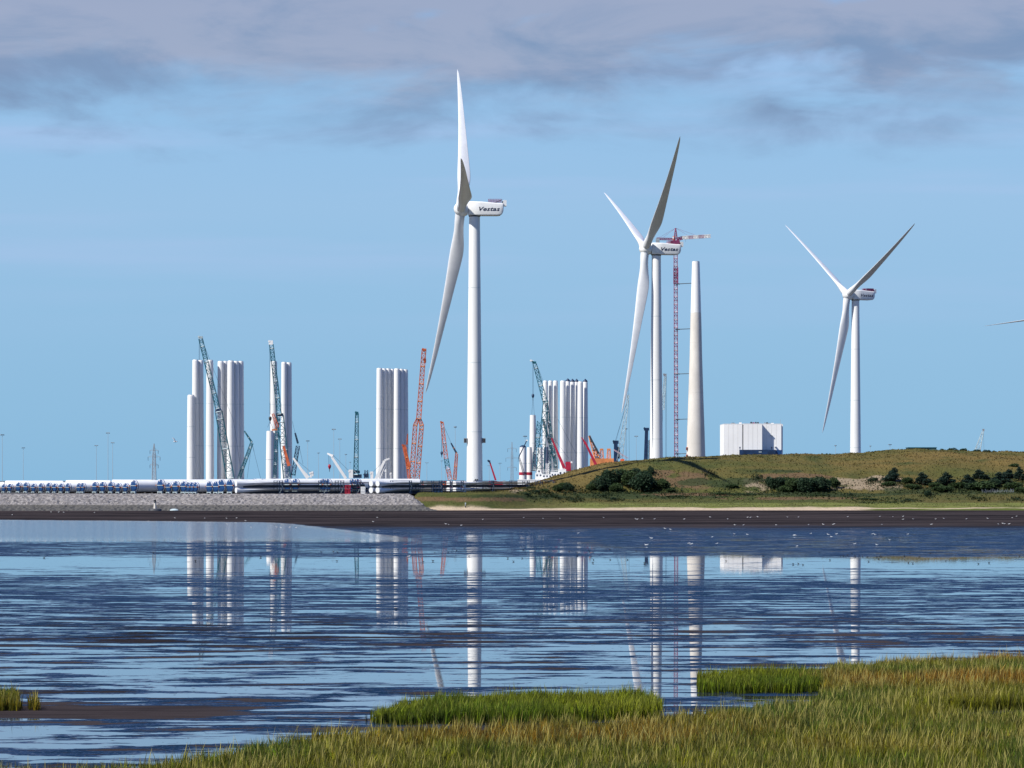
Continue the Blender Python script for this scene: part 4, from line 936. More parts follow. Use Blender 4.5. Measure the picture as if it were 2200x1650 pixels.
for k in range(3): mb.lathe([(20 + 22 * k, float(np.interp(20 + 22 * k, [p[0] for p in pr], [p[1] for p in pr])) + .015), (20.12 + 22 * k, float(np.interp(20 + 22 * k, [p[0] for p in pr], [p[1] for p in pr])) + .015)], M_CONC, 40, cap=False)
mb.build('joint_ring', e)

# ------------------------------------------------------------------ white hall
DB = 1650; sB = S(DB)
e = thing('assembly_hall', 'large windowless white industrial hall with blue lower annex on the hill skyline', 'building', ((1619 - CX) / FPX * DB, DB, GZ))
M_CLAD = mat('hall_cladding', (.86, .85, .82), .6, .3, .04, .05); M_CLADG = mat('hall_gap', (.25, .25, .25), .7, .3, .1, .5)
def hb(x0, x1, top, yoff, depth, m, nm, bot=None):
    a = loc(e, P(x0, top, DB)); b = loc(e, P(x1, top, DB)); z0 = 0 if bot is None else loc(e, P(x0, bot, DB)).z
    mb = MB(); mb.box(((a.x + b.x) / 2, yoff + depth / 2, (a.z + z0) / 2), (b.x - a.x, depth, a.z - z0), m)
    if m is M_CLAD:
        n_ = max(2, int((b.x - a.x) / 3))
        for k in range(1, n_): mb.box((a.x + (b.x - a.x) * k / n_, yoff - .01, a.z / 2), (.05, .04, a.z * .99), M_CLAD)
        mb.box(((a.x + b.x) / 2, yoff + depth / 2, a.z + .1), (b.x - a.x + .1, depth + .1, .2), M_WHITE)
    mb.build(nm, e)
    if m is M_CLAD and b.x - a.x > 6:
        n_ = max(2, int((b.x - a.x) / 2.2))
        m2 = MB()
        for k in range(1, n_): m2.box((a.x + (b.x - a.x) * k / n_, yoff - .02, (a.z + z0) / 2), (.05, .05, a.z - z0 - .4), M_CONC)
        m2.build('cladding_seam', e)
hb(1554, 1593.6, 911.5, -3.9, 30, M_CLAD, 'wall_block'); hb(1593.7, 1595.9, 912, -3.4, 29, M_CLADG, 'gap_panel'); hb(1596, 1636, 911, -3.9, 30, M_CLAD, 'wall_block')
hb(1636.1, 1678.5, 911, 0, 26, M_CLAD, 'wall_block'); hb(1678.6, 1684, 911.5, 6, 19, M_CLAD, 'wall_block')
hb(1587, 1664, 966.5, -7, 3.0, M_BLUED, 'annex'); hb(1664.2, 1677.5, 967, -6.2, 6, M_BLUE, 'annex')
hb(1628, 1634, 970.5, -7.06, .05, M_TEALW, 'sign', bot=972.2)
for (x0, x1, top, m_) in ((1571, 1580, 908.5, M_GREY), (1589, 1594, 907.5, M_WHITE), (1613, 1617, 906.5, M_DARK), (1618, 1622, 907.5, M_PURPLE), (1623.5, 1626, 906.5, M_DARK), (1627.5, 1631, 907, M_DARK), (1642, 1646, 908, M_GREY), (1647, 1651, 907.5, M_DARK), (1652, 1657, 909, M_GREY), (1658, 1663, 908.5, M_WHITE)):
    a = loc(e, P(x0, top, DB)); b = loc(e, P(x1, 910.3, DB)); mb = MB(); mb.box(((a.x + b.x) / 2, 3, (a.z + b.z) / 2), (b.x - a.x, 2, a.z - b.z), m_)
    mb.tube(((a.x + b.x) / 2, 3, a.z), ((a.x + b.x) / 2, 3, a.z + .12), (b.x - a.x) * .3, None, M_DARK, 12); mb.build('roof_unit', e)
mb = MB(); mb.tube(loc(e, P(1679.5, 911, DB)) + Vector((0, 8, 0)), loc(e, P(1679.5, 900, DB)) + Vector((0, 8, 0)), .08, .05, M_GREY, 5); mb.build('antenna', e)
for x_ in (1588, 1656):
    mb = MB(); mb.tube(loc(e, P(x_, 967, DB)) + Vector((0, -6, 0)), loc(e, P(x_, 961, DB)) + Vector((0, -6, 0)), .15, .1, M_NAVY, 5); mb.box(loc(e, P(x_, 962, DB)) + Vector((0, -6, 0)), (.6, .4, .8), M_NAVY); mb.build('exhaust_pipe', e)
for (x_, y_, w_) in ((1657, 935.5, 4), (1666, 960, 4)):
    mb = MB(); mb.box(loc(e, P(x_, y_, DB)) + Vector((0, -.5, 0)), (w_ * sB, 1, .25), M_GREY); mb.build('bracket', e)

# low teal shed and hedge on the right skyline
e = thing('long_shed', 'long low dark teal shed roof just showing over the hilltop at right', 'shed', P(1981, 966, 1250) * 1)
e.location.z = GZ; mb = MB(); a = loc(e, P(1952, 962, 1250)); b = loc(e, P(2012, 963, 1250)); mb.box(((a.x + b.x) / 2, 4, a.z / 2), (b.x - a.x, 8, a.z), mat('shed_teal', (.05, .12, .12), .6, .3, .2, .3)); mb.build('wall', e)
mb = MB(); mb.box(((a.x + b.x) / 2, 4, a.z + .1), (b.x - a.x + .4, 8.4, .2), M_TEAL); mb.build('roof', e)
hp = PROT[0]
for k, (px, top, w, h) in enumerate(((2018, 964, 24, 8), (2040, 961.5, 26, 11), (2062, 963, 26, 10), (2088, 965, 26, 9), (2110, 966, 22, 8), (2128, 968, 18, 6), (1880, 968, 18, 5), (1905, 966, 20, 5))):
    c = P(px, top, 1150); s_ = S(1150); sx = w * s_ / 1.9; hh_ = h * s_ * 1.6
    o = copy_tree(hp); o.location = (c.x, 1140, c.z - hh_); o.scale = (sx, sx, hh_ / 1.5); o.rotation_euler = (0, 0, k * 1.3)
    o['label'] = ('low dark bush %s on the skyline hedge by the teal shed' % ['nearest the shed', 'second from left, highest', 'third from the shed', 'fourth from the shed', 'fifth from the shed', 'at the far end'][k]) if k < 6 else ['small bush on the skyline right of the right turbine', 'small bush on the skyline left of the teal shed'][k - 6]
    o['group'] = 'hedge on the skyline'

# ------------------------------------------------------------------ ships and barge
DS = 1610; sS = S(DS)
e = thing('service_ship', 'white ship superstructure with railings below the big teal crane', 'ship', ((1178 - CX) / FPX * DS, DS, 2.0))
def sb(x0, y0, x1, y1, m, nm, dep=8, yo=0, win=False):
    a = loc(e, P(x0, y0, DS)); b = loc(e, P(x1, y1, DS)); mb = MB(); mb.box(((a.x + b.x) / 2, yo, (a.z + b.z) / 2), (b.x - a.x, dep, a.z - b.z), m)
    if win:
        n_ = int((b.x - a.x) / 1.2)
        for k in range(n_): mb.box((a.x + (k + .5) * (b.x - a.x) / n_, yo - dep / 2 - .02, a.z - (a.z - b.z) * .35), (.7, .05, .8), M_NAVY)
    mb.build(nm, e)
sb(1112, 1030, 1230, 1044, M_WHITE, 'hull', 14); sb(1150, 1016, 1165, 1031, M_WHITE, 'bridge', 8, 0, True); sb(1153, 1011, 1163, 1016, M_WHITE, 'wheelhouse', 6, 0, True)
sb(1165, 1019, 1185, 1031, M_WHITE, 'deckhouse', 9, 0, True); sb(1183, 1014, 1202, 1031, M_WHITE, 'deckhouse', 9, .4, True); sb(1200, 1008, 1216, 1031, M_WHITE, 'deckhouse', 9, .8, True)
mb = MB()
for k in range(22):
    p = loc(e, P(1152 + k * 3, 1010 if k > 2 else 1006, DS)); mb.tube(p, p - Vector((0, 0, 2.2)), .06, .06, M_WHITE, 4)
for (x0, y0, x1, y1) in ((1160, 1010, 1214, 1006), (1165, 1013, 1200, 1010)): mb.tube(loc(e, P(x0, y0, DS)), loc(e, P(x1, y1, DS)), .08, .08, M_WHITE, 4)
mb.build('railing', e)
mb = MB(); mb.truss(loc(e, P(1176, 1018, DS)), loc(e, P(1176, 995, DS)), 6 * sS, 6 * sS, 5, .15, M_WHITE); mb.build('mast', e)
e = thing('boarding_crane', 'thin dark gangway arm reaching up past the dome capped section', 'crane arm', P(1128, 1034, 1625), 0, 'cranes in the harbour')
mb = MB(); mb.truss(loc(e, P(1126, 1020, 1625)), loc(e, P(1115, 981, 1625)), 4 * .22, 3 * .22, 9, .12, M_NAVY); mb.build('arm', e)
mb = MB(); mb.tube(loc(e, P(1115, 981, 1625)), loc(e, P(1132, 946, 1625)), .28, .2, M_NAVY, 6); mb.box(loc(e, P(1132, 946, 1625)), (.9, .5, .5), M_WHITE); mb.build('upper_arm', e)
DO = 1640
e = thing('crane_barge', 'bright orange barge with three small lattice frames peeking over the hill', 'barge', ((1308 - CX) / FPX * DO, DO, 2.0))
def ob(x0, y0, x1, y1, m, nm, dep=10):
    a = loc(e, P(x0, y0, DO)); b = loc(e, P(x1, y1, DO)); mb = MB(); mb.box(((a.x + b.x) / 2, 0, (a.z + b.z) / 2), (b.x - a.x, dep, a.z - b.z), m); mb.build(nm, e)
ob(1268, 985, 1318, 1042, M_ORYEL, 'hull'); ob(1318.3, 992, 1342, 1042, M_ORYEL, 'hull_end'); ob(1333, 986, 1341, 992, M_ORANGE, 'deckhouse', 5)
for x_ in (1280, 1292.5, 1308):
    mb = MB(); mb.truss(loc(e, P(x_, 986, DO)), loc(e, P(x_, 966, DO)), 8 * .223, 6 * .223, 3, .2, M_ORYEL); mb.box(loc(e, P(x_, 965.5, DO)), (1.7, 1.7, .8), M_ORYEL); mb.build('deck_frame', e)
mb = MB(); mb.truss(loc(e, P(1283, 985, DO)), loc(e, P(1266, 936, DO)), 11 * .223, 3 * .223, 8, .25, M_ORYEL, M_DARK, 3); mb.build('boom', e)
mb = MB(); mb.tube(loc(e, P(1266, 936, DO)) + Vector((0, -1.3, 0)), loc(e, P(1284, 975, DO)) + Vector((.5, -1.3, 0)), .35, .5, M_DARK, 6); mb.build('luffing_arm', e)
mb = MB(); mb.truss(loc(e, P(1318, 966, DO + 0)), loc(e, P(1350, 985, DO)), 2 * .223, 2 * .223, 8, .09, M_PINK); mb.build('conveyor', e)

# ------------------------------------------------------------------ tower sections lying on the quay with blue end covers
AX = Vector((.80, .60, 0)); RZ = math.atan2(AX.y, AX.x)
def lying_proto():
    e = thing('lying_tower_section', 'x', 'tower section', (0, 0, 0), RZ, 'lying tower sections with blue end covers')
    r = 1.75; My = Matrix.Rotation(R(90), 4, 'Y'); T = Matrix.Translation((0, 0, r + .35))
    mb = MB(); mb.lathe([(0, r), (11, r * 1.0), (22, r * .99)], M_TWHITE, 32, T @ My); mb.build('tower_body', e)
    mb = MB(); mb.lathe([(-.30, .05), (-.27, r * .6), (-.16, r * .97), (.5, r * 1.012)], M_BLUE, 32, T @ My, cap=False)
    c = mb.build('end_cover', e)
    m2 = MB(); m2.box((-.36, 0, r + .35 + .15), (.07, r * 2.02, .15), M_TEALW); m2.build('strap', c)
    for s_ in (-1, 1):
        m2 = MB(); m2.box((-.2, s_ * (r + .08), r + .5), (.4, .25, .38), M_CLAMP); m2.tube((-.3, s_ * (r + .12), r + .5), (-.55, s_ * (r + .12), r + .5), .12, .12, M_CLAMP, 6); m2.build('clamp', c)
    m2 = MB(); m2.box((-.34, 0, r * 2 + .0), (.08, .26, .40), M_WHITE); m2.build('lifting_eye', c)
    m2 = MB(); m2.box((-.2, 0, .42), (.5, r * 1.3, .22), M_TEALW)
    for s_ in (-1, 1): m2.box((-.2, s_ * r * .58, .3), (.45, .25, .6), M_TEALW)
    m2.build('cradle', e)
    m2 = MB(); m2.box((10, 0, .2), (.6, r * 1.6, .4), M_DARK); m2.box((18, 0, .2), (.6, r * 1.6, .4), M_DARK); m2.build('support_beam', e)
    return e
LP = lying_proto(); first = True
def dline(px): return 1022 - px * .155
discs = [(8.6, 1040), (21.4, 1039), (40, 1036), (56, 1036), (72.5, 1039), (88.4, 1038), (104.8, 1037), (118, 1038.7), (131.7, 1038.7), (146, 1038), (170, 1038), (177.5, 1037.5), (204.3, 1035), (220.5, 1035), (238.6, 1035), (254.5, 1038), (270, 1038),
         (288, 1031.5), (345.5, 1030), (362.7, 1037), (378, 1033.5), (395, 1034), (404, 1036), (412, 1036), (420, 1036), (450, 1034), (464, 1034), (475.6, 1030), (494, 1030)]
for k, (px, top) in enumerate(discs):
    D = dline(px); s_ = S(D); zt = EYE + (YH - top) * s_; sc = (zt - GZ) / 3.85
    look = ('small' if sc < .86 else 'large' if sc > .98 else 'medium') + ' blue covered end of a lying white tower section, '
    near = '%s blue disc from the left' % (ORD[k] if k < 20 else ['twenty-first', 'twenty-second', 'twenty-third', 'twenty-fourth', 'twenty-fifth', 'twenty-sixth', 'twenty-seventh', 'twenty-eighth', 'last'][k - 20])
    if first: o = LP; first = False
    else: o = copy_tree(LP)
    o['label'] = (look + near); o.location = ((px - CX) / FPX * D, D, GZ); o.scale = (1.0 if px < 430 else .6, sc * 1.0, sc)
for k, (px, D) in enumerate(((545, 1018), (564, 1016), (617, 1018), (635, 1016), (694, 1018), (704, 1014), (757, 1016), (768, 1013))):
    o = copy_tree(LP); o['label'] = 'blue section end just above the stacked blades, %s' % ['first from the left', 'second from the left', 'third, left of the middle', 'fourth, right after the third', 'fifth, left one of a pair', 'sixth, right one of a pair', 'seventh, near the white funnel shapes', 'last before the round blade roots'][k]
    s_ = S(D); zt = EYE + (YH - 1028.5) * s_; sc = (zt - GZ) / 3.85; o.location = ((px - CX) / FPX * D, D, GZ); o.scale = (1, sc, sc)
# long sections lying parallel to the shore behind
for k, (x0, x1, top, D) in enumerate(((-60, 10, 1035.5, 1052), (12, 136, 1032.5, 1056), (142, 238, 1031.5, 1054), (241, 336, 1030.5, 1050), (340, 440, 1030, 1046), (443, 520, 1029.5, 1046))):
    s_ = S(D); zt = EYE + (YH - top) * s_; r = (zt - GZ - .3) / 2; L_ = (x1 - x0) * s_; c = P(x0, top, D)
    e = thing('long_tower_section', ['long white section cut by the left side, behind the blue discs', 'long white section, second from the left, behind the blue discs', 'long white section lying left of the near pylon', 'long grey white section just left of the pylon foot', 'long white section right of the pylon foot', 'long white section under the leaning teal crane',
              'long white section behind the first blade stack', 'long white section behind the red striped blade tips'][k], 'tower section', (c.x, D, GZ), 0, 'long sections along the shore')
    mb = MB(); mb.lathe([(0, r * .96), (.25, r), (L_ - .25, r), (L_, r * .93)], M_TWHITE, 32, Matrix.Translation((0, 0, r + .3)) @ Matrix.Rotation(R(90), 4, 'Y')); mb.build('tower_body', e)
    mb = MB()
    for t in (.15, .5, .85): mb.box((L_ * t, 0, .3), (.8, r * 1.6, .6), M_DARK)
    mb.build('support_beam', e)

# ------------------------------------------------------------------ stacked rotor blades lying in racks
LB = blade_mesh(54, root=.80, cmax=2.3, pre=-.5, z0=0, tw=6, m=M_BLADE, tipm=M_RED).build('rotor_blade')
LBM = LB.data; bpy.data.objects.remove(LB)
def rack(px0, D, nm, levels, deep, ang, sp=1.0):
    base = P(px0, 1060, D); dirx = Vector((math.cos(ang), math.sin(ang), 0))
    for j in range(deep):
        for l in range(levels):
            o = bpy.data.objects.new('rotor_blade', LBM); COL.objects.link(o)
            off = Vector((-math.sin(ang), math.cos(ang), 0)) * (j * 3.4)
            o.matrix_basis = Matrix.Translation(Vector((base.x, D, GZ + .98 + l * 1.86)) + off + dirx * (j * 1.2)) @ Matrix.Rotation(ang, 4, 'Z') @ Matrix.Rotation(R(90), 4, 'Y') @ Matrix.Rotation(R(72 + 180), 4, 'Z') @ Matrix.Diagonal((.9, 1, sp, 1))
            tag(o, 'white rotor blade lying flat, %s %s, in the %s' % (['lower', 'upper'][l], ['front row', 'second row', 'third row'][j], nm), 'rotor blade', 'rotor blades stacked along the shore')
    e = thing('blade_shade_beams', 'dark beams added as shade under the rotor blades of the ' + nm, 'cradle', (base.x, D, GZ), ang, 'blade shade beams')
    for zz, hh in ((.36, .70), (2.08, .78)):  # dark beams added to stand for the shade under and between the blades
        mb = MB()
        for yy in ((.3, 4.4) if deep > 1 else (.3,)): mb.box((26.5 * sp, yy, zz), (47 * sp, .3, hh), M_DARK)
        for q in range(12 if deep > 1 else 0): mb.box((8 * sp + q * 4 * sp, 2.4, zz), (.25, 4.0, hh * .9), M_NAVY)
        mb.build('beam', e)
    for t, h in ((.30, 1), (.62, 1), (.74, 1), (.86, 1)):
        c = Vector((base.x, D, GZ)) + dirx * (54 * t * sp); e = thing('blade_rack', 'dark steel rack %s of the %s' % ({.30: 'near the thick end', .62: 'past the middle', .74: 'near the red tips', .86: 'at the tip end'}[t], nm), 'rack', c, ang, 'blade racks')
        w = deep * 3.4
        mb = MB()
        for yy in (-1.6, w - 1.6):
            mb = MB()
            for xx in (-.5, .5): mb.box((xx, yy, 1.85), (.16, .16, 3.7), M_NAVY)
            mb.box((0, yy, .3), (.9, .12, .12), M_NAVY); mb.box((0, yy, 3.2), (.9, .12, .12), M_NAVY); mb.build('side_frame', e)
        mb = MB()
        for zz in (.1, 1.8, 3.6):
            for xx in (-.5, .5): mb.box((xx, w / 2 - 1.6, zz), (.12, w, .14), M_NAVY)
            for yy in (-1.6, w - 1.6): mb.box((0, yy - .1, zz), (1.1, .12, .14), M_NAVY if t < .7 else M_RED)
        for yy in (-1.7,): mb.tube((-.5, yy, .1), (.5, yy, 1.8), .06, .06, M_TEALW, 4); mb.tube((.5, yy, 1.8), (-.5, yy, 3.6), .06, .06, M_TEALW, 4)
        mb.build('cross_beam', e)
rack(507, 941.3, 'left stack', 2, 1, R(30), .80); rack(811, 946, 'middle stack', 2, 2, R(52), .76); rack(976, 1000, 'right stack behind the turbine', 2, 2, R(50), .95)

# blue and white equipment at the tip end of the left stack
for k, (x0, x1, top, D, m_, lb) in enumerate(((742, 752, 1042, 938.5 + 8, M_RED, 'small red lifting tool by the blade tips'), (756, 792, 1036, 962, M_BLUED, 'dark blue steel transport frame left of the round blade roots'), (776, 784, 1046, 942, M_WHITE, 'small white box standing before the blue frames'), (880, 900, 1040, 960, M_NAVY, 'dark equipment frame in the middle blade stack'), (930, 950, 1039, 958, M_BLUED, 'dark blue frame between the blade stacks'))):
    s_ = S(D); c = P((x0 + x1) / 2, top, D); h = c.z - GZ; w = (x1 - x0) * s_
    e = thing('transport_frame', lb, 'frame', (c.x, D, GZ), 0, 'yard equipment')
    mb = MB()
    for xx in (-.5, -.17, .17, .5):
        for yy in (-.8, .8): mb.box((xx * w, yy, h / 2), (.18, .18, h), m_)
    mb.build('side_frame', e)
    mb = MB()
    for zz in (.05, .5, .97): 
        for yy in (-.8, .8): mb.box((0, yy * 1.02, h * zz), (w * 1.02, .2, .2), m_)
    mb.box((0, 0, h * .3), (w * .9, 1.3, h * .35), m_); mb.box((0, 0, h * .75), (w * .5, 1.2, h * .22), m_ if k != 1 else M_TEALW); mb.build('load', e)

# ------------------------------------------------------------------ pylons, light masts
def pylon(px, top, D, label, arms):
    zt = P(px, top, D).z; e = thing('lattice_pylon', label, 'pylon', ((px - CX) / FPX * D, D, GZ), 0, 'pylons'); H = zt - GZ
    mb = MB(); mb.truss((0, 0, 0), (0, 0, H * .80), 1.35, .75, 26, .075, M_GREY, br=.045); mb.truss((0, 0, H * .80), (0, 0, H), .7, .15, 6, .06, M_GREY, br=.04); mb.build('mast', e)
    for (hz, hw, drop) in arms:
        mb = MB(); z = H * hz
        mb.tube((-hw, 0, z), (hw, 0, z), .07, .07, M_GREY, 4); mb.tube((-hw, 0, z), (0, 0, z + .7), .04, .04, M_GREY, 4); mb.tube((hw, 0, z), (0, 0, z + .7), .04, .04, M_GREY, 4); mb.build('crossarm', e)
        for s_ in (-1, 1):
            mb = MB()
            for q in range(6): mb.tube((s_ * hw, 0, z - drop * q / 6), (s_ * hw, 0, z - drop * (q + .8) / 6), .10, .05, M_NAVY, 5)
            mb.build('insulator', e)
pylon(331, 953, 1000, 'grey lattice pylon with hanging insulators in front of the lying sections, left', [(.86, 1.2, 1.0), (.73, 1.75, 1.1), (.57, 1.2, 1.0)])
pylon(1100, 950, 1500, 'fainter grey lattice pylon right of the biggest turbine', [(.86, 1.9, 1.5), (.66, 2.7, 1.6), (.46, 1.9, 1.5)])
e = None; mp = None; M_MAST = mat('mast_galvanised_hazed', (.40, .47, .52), .6, .3, .1, .5)  # mast grey is paler and bluer, distance haze put into the colour
masts = [(5, 934, 2300), (50, 962, 2600), (207, 957, 2400), (232, 930, 2300), (242, 951, 2400), (661, 947, 2500), (684, 973, 2700), (717, 922, 2300), (730, 943, 2400), (743, 976, 2700), (752, 993, 2900), (917, 994, 2300), (949, 990, 2500), (957, 1004, 2800), (978, 917, 2300),
         (1051, 1000, 2700), (1074, 995, 2600), (1128, 937, 2300), (1345, 921, 2400), (1367, 937, 2400), (1795, 957, 2600), (1870, 958, 2900), (1912, 955, 2600), (2114, 968, 2700)]
lab_m = ['leftmost thin light mast at the edge of the picture', 'lone faint light mast second from the left', 'left one of three light masts left of the near pylon', 'tallest of the three light masts left of the near pylon', 'right one of the three light masts left of the near pylon',
         'light mast right of the small dark blue crane', 'faint low light mast left of the red hook', 'tall light mast above the red hook crane', 'second tall light mast above the red hook crane', 'low light mast left of the upright teal boom', 'lowest light mast beside the upright teal boom',
         'short twin lamp mast right of the giant orange crane', 'short mast below the dangling hook', 'tiny mast between the orange booms', 'tall light mast between small orange boom and biggest turbine', 'short mast behind the small red boom', 'short twin lamp mast right of the small red boom',
         'tall lamp mast left of the short hanging section', 'light mast right of the grey harbour boom', 'light mast left of the middle turbine', 'light mast head over the hill left of the right turbine', 'faint mast head just right of the right turbine', 'mast head left of the teal shed', 'mast beside the faint far crane']
for k, (px, top, D) in enumerate(masts):
    zt = P(px, top, D).z; H = zt - GZ
    if mp is None:
        mp = thing('light_mast', 'x', 'light mast', (0, 0, 0), 0, 'tall yard light masts'); mb = MB(); mb.tube((0, 0, 0), (0, 0, 1), .20, .11, M_MAST, 6); mb.build('pole', mp)
        mb = MB(); mb.box((0, 0, 1), (2.4, 1.2, .012), M_GREY); mb.box((-.9, 0, .992), (.7, 1.0, .008), M_DARK); mb.box((.9, 0, .992), (.7, 1.0, .008), M_DARK); mb.build('lamp_head', mp); o = mp
    else: o = copy_tree(mp)
    o.location = ((px - CX) / FPX * D, D, GZ); o.scale = (1, 1, H); o['label'] = lab_m[k]; o.rotation_euler = (0, 0, R(random.choice((0, 25, 70))))

# ------------------------------------------------------------------ beacon, boat, post on the shore
e = thing('harbour_beacon', 'small white beacon with dark lantern and dark stone base on the mud', 'beacon', ((333 - CX) / FPX * 912, 912, 0))
mb = MB(); mb.lathe([(-.1, 1.5), (.5, 1.45), (.62, 1.2)], M_DARK, 16, Matrix.Diagonal((1.2, 1, 1, 1))); mb.build('base', e)
mb = MB(); mb.lathe([(.62, .40), (2.3, .27)], M_CONC, 20); mb.build('column', e)
mb = MB(); mb.lathe([(2.3, .5), (2.42, .5), (2.44, .3), (2.75, .3), (2.8, .42), (2.98, .1)], M_DARK, 16); mb.build('lantern', e)
def boat():
    e = thing('small_boat', 'small white upturned boat lying on the mud right of the beacon', 'boat', P(374, 1096.5, 915) * 1); e.location.z = 0
    mb = MB(); rings = []
    for i in range(9):
        t = i / 8; w = .75 * math.sin(math.pi * (.12 + .76 * t)) ** .6; hgt = .55 * math.sin(math.pi * (.1 + .8 * t)) ** .5
        rings.append([Vector((-1.1 + 2.2 * t, math.cos(a) * w, max(0, math.sin(a)) * hgt)) for a in np.linspace(0, math.pi, 9)])
    mb.loft(rings, M_TEALW); mb.build('hull', e); mb = MB(); mb.box((0, 0, .56), (2.0, .06, .06), M_GREY); mb.build('keel', e)
boat()
x, d, z = ground_at(1000, 1088)
e = thing('marker_post', 'tiny pale grey marker post on the bank below the biggest turbine', 'post', (x, d, z)); mb = MB(); mb.tube((0, 0, 0), (0, 0, .55), .16, .14, M_DARK, 8); mb.build('foot', e)
mb = MB(); mb.tube((0, 0, .55), (0, 0, 1.35), .17, .15, M_GREY, 8); mb.box((0, -.05, 1.15), (.34, .3, .3), M_TEALW); mb.build('head', e)
# white reeds / fence by the right
x0, d0, z0 = ground_at(2110, 1058)
mb = MB()
for k in range(46):
    xx = x0 + k * .21 + random.uniform(-.05, .05); mb.tube((xx, d0 + random.uniform(-.3, .3), z0 - .2), (xx + random.uniform(-.1, .1), d0, z0 + random.uniform(.6, 1.3)), .045, .03, M_GREY, 4)
tag(mb.build('paling_fence'), 'pale weathered paling fence at the foot of the bushes at right', 'fence')

# ------------------------------------------------------------------ birds
def bird_mesh(name, mb_, mw, legs, body=.30):
    mb = MB(); s = body
    path = [(-.62, .30, .03, .02), (-.50, .31, .09, .05), (-.30, .31, .17, .14), (0, .31, .21, .19), (.22, .34, .18, .17), (.36, .44, .10, .10), (.44, .56, .085, .085), (.52, .60, .085, .08), (.60, .60, .045, .04), (.74, .585, .012, .012)]
    rings = []
    for (x_, z_, w_, h_) in path:
        rings.append([Vector((x_ * s * 1.6, math.cos(a) * w_ * s * 1.6, z_ * s * 1.6 + math.sin(a) * h_ * s * 1.6)) for a in np.linspace(0, 2 * math.pi, 9)[:-1]])
    mb.loft(rings, mb_)
    for s_ in (-1, 1):
        mb.loft([[Vector((x_ * s * 1.6, s_ * (w_ * 1.02) * s * 1.6 + q, (z_ + hh) * s * 1.6)) for (hh, q) in ((.10, 0), (.02, s_ * .01), (-.05, 0), (.02, -s_ * .02))] for (x_, z_, w_) in ((-.6, .33, .03), (-.3, .34, .16), (0, .34, .21), (.2, .34, .17))], mw)
    if legs:
        for s_ in (-1, 1): mb.tube((.02 * s, s_ * .10 * s, 0), (0, s_ * .12 * s, .28 * s * 1.3), .014, .012, M_WADER, 4)
    o = mb.build(name); return o
gull0 = bird_mesh('gull', M_GULL, M_GULLG, True, .235); wad0 = bird_mesh('wading_bird', M_WADER, M_WADER, True, .15)
def put_birds(proto, pts, labf, cat, group):
    for k, (px, row) in enumerate(pts):
        D = EYE * FPX / (row - YH); o = proto if k == 0 else proto.copy()
        if k: COL.objects.link(o)
        o.location = ((px - CX) / FPX * D, D, 0.0); o.rotation_euler = (0, 0, random.choice((0, math.pi)) + random.uniform(-.7, .7)); sc = random.uniform(.72, 1.0); o.scale = (sc, sc, sc)
        lb = labf(px, row); tag(o, lb, cat, group + ' - ' + lb[-24:].strip())
G = [(26, 1107), (126, 1101), (137, 1101.5), (203, 1102), (110, 1101), (400, 1097), (318, 1121), (367, 1121.5), (376, 1114), (440, 1114), (487, 1114.5), (508, 1114), (528, 1120), (810, 1113), (802, 1122), (958, 1127), (964, 1128), (991, 1130), (1125, 1113), (1037, 1117), (1167, 1115), (1203, 1115), (1297, 1113), (1366, 1116), (1369, 1117), (1380, 1115),
     (1406, 1116), (1470, 1116.5), (1526, 1112), (1563, 1116), (1606, 1112.5), (1612, 1113), (1628, 1111.5), (1692, 1112), (1715, 1112), (1821, 1111), (1890, 1111), (1918, 1111), (1940, 1110.5), (1940, 1117), (1962, 1116), (2010, 1116), (2028, 1115), (2076, 1116), (2122, 1115), (2175, 1113), (2184, 1110), (1579, 1129), (1597, 1129.5), (1429, 1137), (1441, 1139),
     (1668, 1129), (1737, 1128.5), (1769, 1128), (1790, 1128), (1793, 1126.5), (1895, 1128), (2001, 1128), (2145, 1127), (2155, 1126), (2158, 1126.5), (2168, 1127), (1242, 1147), (1398, 1157), (1388, 1172), (1400, 1158), (1485, 1171), (1480, 1169), (1530, 1155), (1540, 1170), (1578, 1149), (1606, 1150), (1706, 1152), (1709, 1152), (1712, 1175), (1742, 1148), (1780, 1150), (1787, 1155), (1797, 1149), (1836, 1170), (1884, 1172), (1874, 1149), (1880, 1150), (1912, 1162),
     (1950, 1149), (878, 1197), (1389, 1173), (595, 1134), (604, 1135), (622, 1134), (636, 1135), (540, 1134), (488, 1127), (135, 1121)]
def gl(px, row):
    if row > 1190: return 'white gull standing by itself on the shallow mirror water left of centre'
    if row > 1143: return ('white gull resting on the blue wet mud right of centre' if px < 1650 else 'white gull resting on the blue wet mud near the right turbine reflection')
    if px < 560: return 'small white gull standing on the brown mud strip before the embankment'
    if px < 800: return 'white gull at the rim of the pale left pool'
    if row > 1121: return ('white gull on the lower edge of the brown mud below the biggest turbine' if px < 1300 else 'white gull on the dark wet lower edge of the right mud')
    return 'white gull standing on the brown mud below the hill beach, ' + ('left part' if px < 1300 else 'middle part' if px < 1750 else 'right part')
put_birds(gull0, G, gl, 'gull', 'gulls')
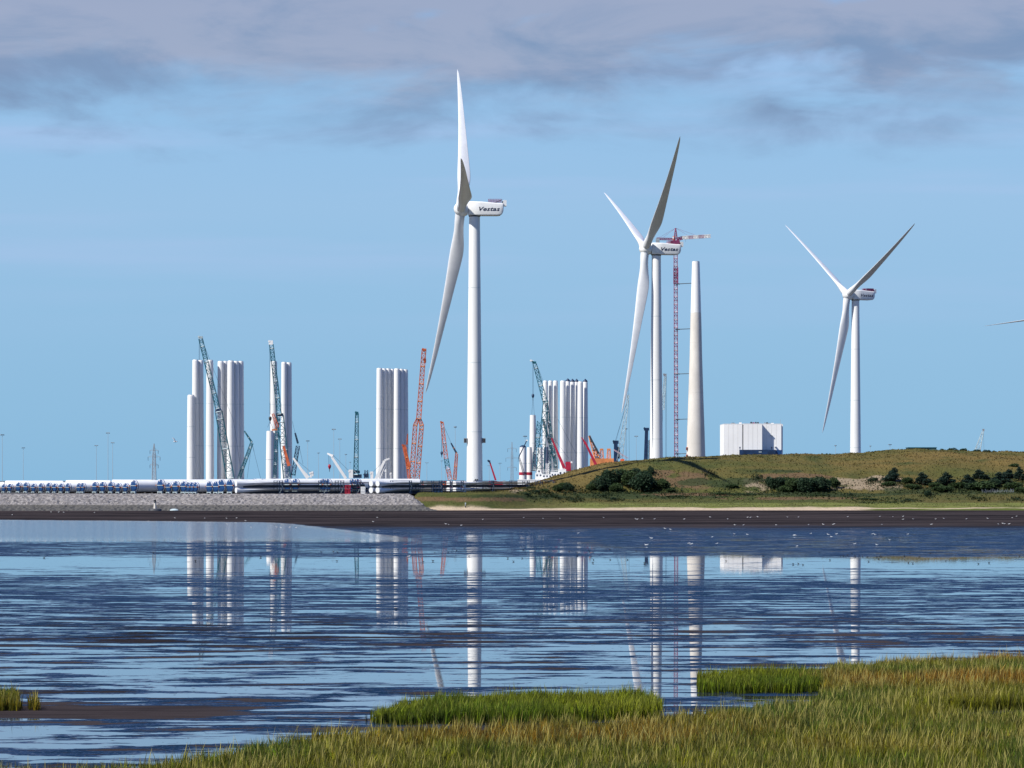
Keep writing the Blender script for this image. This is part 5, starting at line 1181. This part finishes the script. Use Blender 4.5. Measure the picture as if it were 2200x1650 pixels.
Wd = [(690, 1187), (716, 1186), (725, 1187), (795, 1178), (855, 1182), (770, 1192), (724, 1206), (934, 1188), (930, 1206), (909, 1208), (963, 1187), (981, 1184), (1008, 1196), (998, 1180), (1091, 1200), (1124, 1182), (1122, 1200), (1103, 1207), (1180, 1196), (1223, 1186), (1240, 1189), (1240, 1195), (1266, 1185), (1310, 1182), (1275, 1203), (1274, 1210), (1311, 1203), (1348, 1203), (1385, 1211), (1367, 1185),
      (1760, 1188), (1821, 1194), (1830, 1190), (1837, 1196), (1846, 1195), (1853, 1196), (1864, 1197), (1890, 1195), (1893, 1197), (1866, 1207), (1884, 1198), (1888, 1201), (1806, 1196), (1812, 1196), (1943, 1195), (1952, 1210), (1961, 1211), (1975, 1197), (1999, 1190), (2032, 1206), (2125, 1210), (2102, 1212), (1704, 1213), (1715, 1212), (1725, 1214), (1783, 1204), (1955, 1190), (2110, 1188), (2190, 1196), (468, 1185), (505, 1190), (560, 1198), (330, 1189), (270, 1184), (150, 1192), (60, 1186), (95, 1199), (1640, 1196), (1440, 1192), (1560, 1206), (420, 1206), (850, 1310)]
def wl(px, row):
    if row > 1250: return 'lone dark wading bird standing on the rippled mud below the tight tower group reflection'
    return 'small dark wading bird feeding in the shallow water ' + ('at far left' if px < 480 else 'left of the biggest turbine reflection' if px < 1000 else 'between the two left turbine reflections' if px < 1400 else 'before the white hall reflection' if px < 1740 else 'around the right turbine reflection' if px < 1900 else 'at far right')
put_birds(wad0, Wd, wl, 'wading bird', 'waders')
# flying gull
mb = MB(); rings = [[Vector((x_, math.cos(a) * w_, math.sin(a) * w_)) for a in np.linspace(0, 2 * math.pi, 9)[:-1]] for x_, w_ in ((-.3, .02), (-.1, .08), (.1, .09), (.25, .06), (.34, .02))]
mb.loft(rings, M_GULL)
for s_ in (-1, 1): mb.loft([[Vector((.1 - q * .1, s_ * yy, zz + .01)), Vector((-.1 - q * .15, s_ * yy, zz + .01)), Vector((-.1 - q * .15, s_ * yy, zz - .01)), Vector((.1 - q * .1, s_ * yy, zz - .01))] for yy, zz, q in ((.05, .03, 0), (.35, .28, .2), (.7, .30, 1))], M_GULLG)
o = mb.build('gull'); o.location = P(376, 949, 500); o.rotation_euler = (R(25), 0, .6); tag(o, 'white gull in flight above the lying tower sections at left', 'gull')

for o in COL.objects:
    if 'label' in o and not (4 <= len(o['label'].split()) <= 16): print('LBL', len(o['label'].split()), o['label'])
